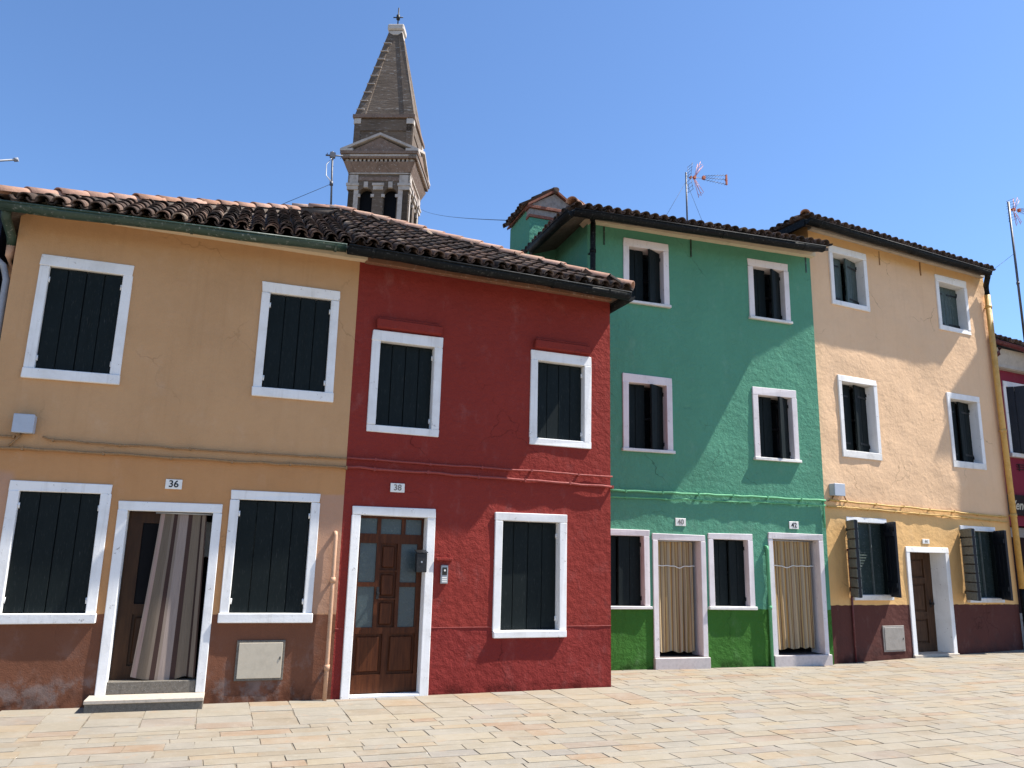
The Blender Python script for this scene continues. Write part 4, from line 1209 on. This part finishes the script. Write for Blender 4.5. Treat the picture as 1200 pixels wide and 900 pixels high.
BMx = B.matrix_basis
an = empty('antenna', BMx @ Vector((2.70, 2.0, 7.75)), YB, 'orange and grey television antenna on the green house roof', 'antenna')
bm = new_bm(); tube(bm, [(0, 0, 0), (0, 0, 1.70)], .018, 8)
build('mast', bm, 'mast', an)
hd = bpy.data.objects.new('aerial', None)
for pts in (((0, 0, 1.5), (-.75, .2, .1)), ((0, 0, 1.5), (1.1, .6, .15))):
    bm = new_bm(); rod(bm, *pts, .0035); build('guy_wire', bm, 'wire', an)
def head_on(root, z, flip, s):
    before = set(o.name for o in COL.objects)
    beam_antenna(root, flip, s)
    for o in COL.objects:
        if o.name not in before: o.location = (0, 0, z)
head_on(an, 1.60, 1, 1.0)
bpy.data.objects.remove(hd)

CM = Cc.matrix_basis
an = empty('antenna', CM @ Vector((7.03, .5, 6.4)), YC, 'tall bare mast carrying an orange antenna above the crimson house', 'antenna')
bm = new_bm(); tube(bm, [(0, 0, 0), (.0, 0, 3.58)], .026, 8); tube(bm, [(0, 0, 1.55), (0, 0, 1.6)], .035, 8)
build('mast', bm, 'mast', an)
head_on(an, 3.40, 1, .9)
bm = new_bm(); rod(bm, (0, 0, 2.3), (-.9, .5, 1.5), .004); build('guy_wire', bm, 'wire', an)

NM = A.matrix_basis
an = empty('antenna', NM @ Vector((-5.3, 1.5, 5.6)), YA, 'grey antenna boom reaching into view over the left neighbour house', 'antenna')
bm = new_bm(); tube(bm, [(0, 0, 0), (0, 0, .75)], .02, 8)
build('mast', bm, 'mast', an)
bm = new_bm(); tube(bm, [(-.3, 0, .55), (1.0, 0, .905)], .014, 8); tube(bm, [(.96, 0, .895), (1.01, 0, .907)], .028, 8)
for i in range(6): rod(bm, (-.2 + i * .18, -.12, .58 + i * .049), (-.2 + i * .18, .12, .58 + i * .049), .005)
build('boom', bm, 'pipe_grey', an)

def span(a, b, sag, r, label):
    a, b = Vector(a), Vector(b)
    mid = a.copy()
    bm = new_bm()
    pts = [a.lerp(b, i / 24) - Vector((0, 0, sag * 4 * (i / 24) * (1 - i / 24))) - mid for i in range(25)]
    tube(bm, pts, r, 6)
    o = build('overhead_cable', bm, 'wire', None, mid)
    return tag(o, label, 'cable')
span(BMx @ Vector((-.95, 2.2, 7.86)), (-9.29, 69.4, 33.6), .25, .009, 'thin overhead cable running from the green chimney towards the bell tower')

# ================================================================== ground and paving
bm = new_bm()
def gz(x, y): return .02 * max(0.0, x - 5.4) if x < 12 else .132
n = 40
def ring_pts(): pass
gx = [-600, -120, -30] + [-14 + i * 1.0 for i in range(41)] + [60, 150, 600]
gy = [-600, -120, -30] + [-6 + i * 1.0 for i in range(33)] + [60, 150, 600]
grid = [[bm.verts.new((x, y, gz(x, y) - .0055)) for y in gy] for x in gx]
for i in range(len(gx) - 1):
    for j in range(len(gy) - 1):
        bm.faces.new((grid[i][j], grid[i + 1][j], grid[i + 1][j + 1], grid[i][j + 1]))
tag(build('ground', bm, 'joint'), kind='structure')

bm = new_bm()
rnd = random.Random(5)
ps, pc = math.sin(R_(20)), math.cos(R_(20))
def W2(s, t):                                     # s along the house fronts, t out into the square
    return (OA.x + s * pc + t * ps, OA.y + s * ps - t * pc)
def slab(s0, s1, t0, t1):
    g = rnd.uniform(.0002, .0030); e = .003
    hz = rnd.uniform(-.0012, .0012); tx, ty = rnd.uniform(-.0012, .0012), rnd.uniform(-.0012, .0012)
    c = []
    for s, t in ((s0 + g, t0 + g), (s1 - g, t0 + g), (s1 - g, t1 - g), (s0 + g, t1 - g)):
        c.append([s + rnd.uniform(-.009, .009), t + rnd.uniform(-.006, .006)])
    cx = sum(p[0] for p in c) / 4; cy = sum(p[1] for p in c) / 4
    top, bot = [], []
    for i, (s, t) in enumerate(c):
        x, y = W2(s, t); bot.append(bm.verts.new((x, y, gz(x, y) - .02)))
        q = (s + (cx - s) * e / max(.1, abs(cx - s)) , t + (cy - t) * e / max(.1, abs(cy - t)))
        x, y = W2(*q); top.append(bm.verts.new((x, y, gz(x, y) + hz + tx * (1 if i in (1, 2) else -1) + ty * (1 if i > 1 else -1) * .5)))
    bm.faces.new(top)
    for i in range(4): bm.faces.new((bot[i], bot[(i + 1) % 4], top[(i + 1) % 4], top[i]))
# border of stacked slabs along the ochre and red fronts
s = -9.0
while s < 3.60:
    w = min(rnd.uniform(.36, .52), 3.62 - s)
    if w < .12: break
    t = -.12
    rows = []
    while t < 1.22:
        d = rnd.uniform(.24, .46)
        if t + d > 1.1: d = 1.25 - t
        slab(s, s + w, t, t + d); t += d
    s += w
# courses over the square
t = 1.25
while t < 12.5:
    d = rnd.uniform(.13, .27); s = -10 - rnd.random()
    while s < 22:
        w = rnd.choice((rnd.uniform(.22, .42), rnd.uniform(.34, .62)))
        slab(s, s + w, t, t + d); s += w
    t += d
t = 1.25
while t > -5.2:
    d = rnd.uniform(.13, .27); s = 3.62
    while s < 22:
        w = rnd.choice((rnd.uniform(.22, .42), rnd.uniform(.34, .62)))
        slab(s, s + w, t - d, t); s += w
    t -= d
tag(build('pavement', bm, 'paving'), kind='structure')
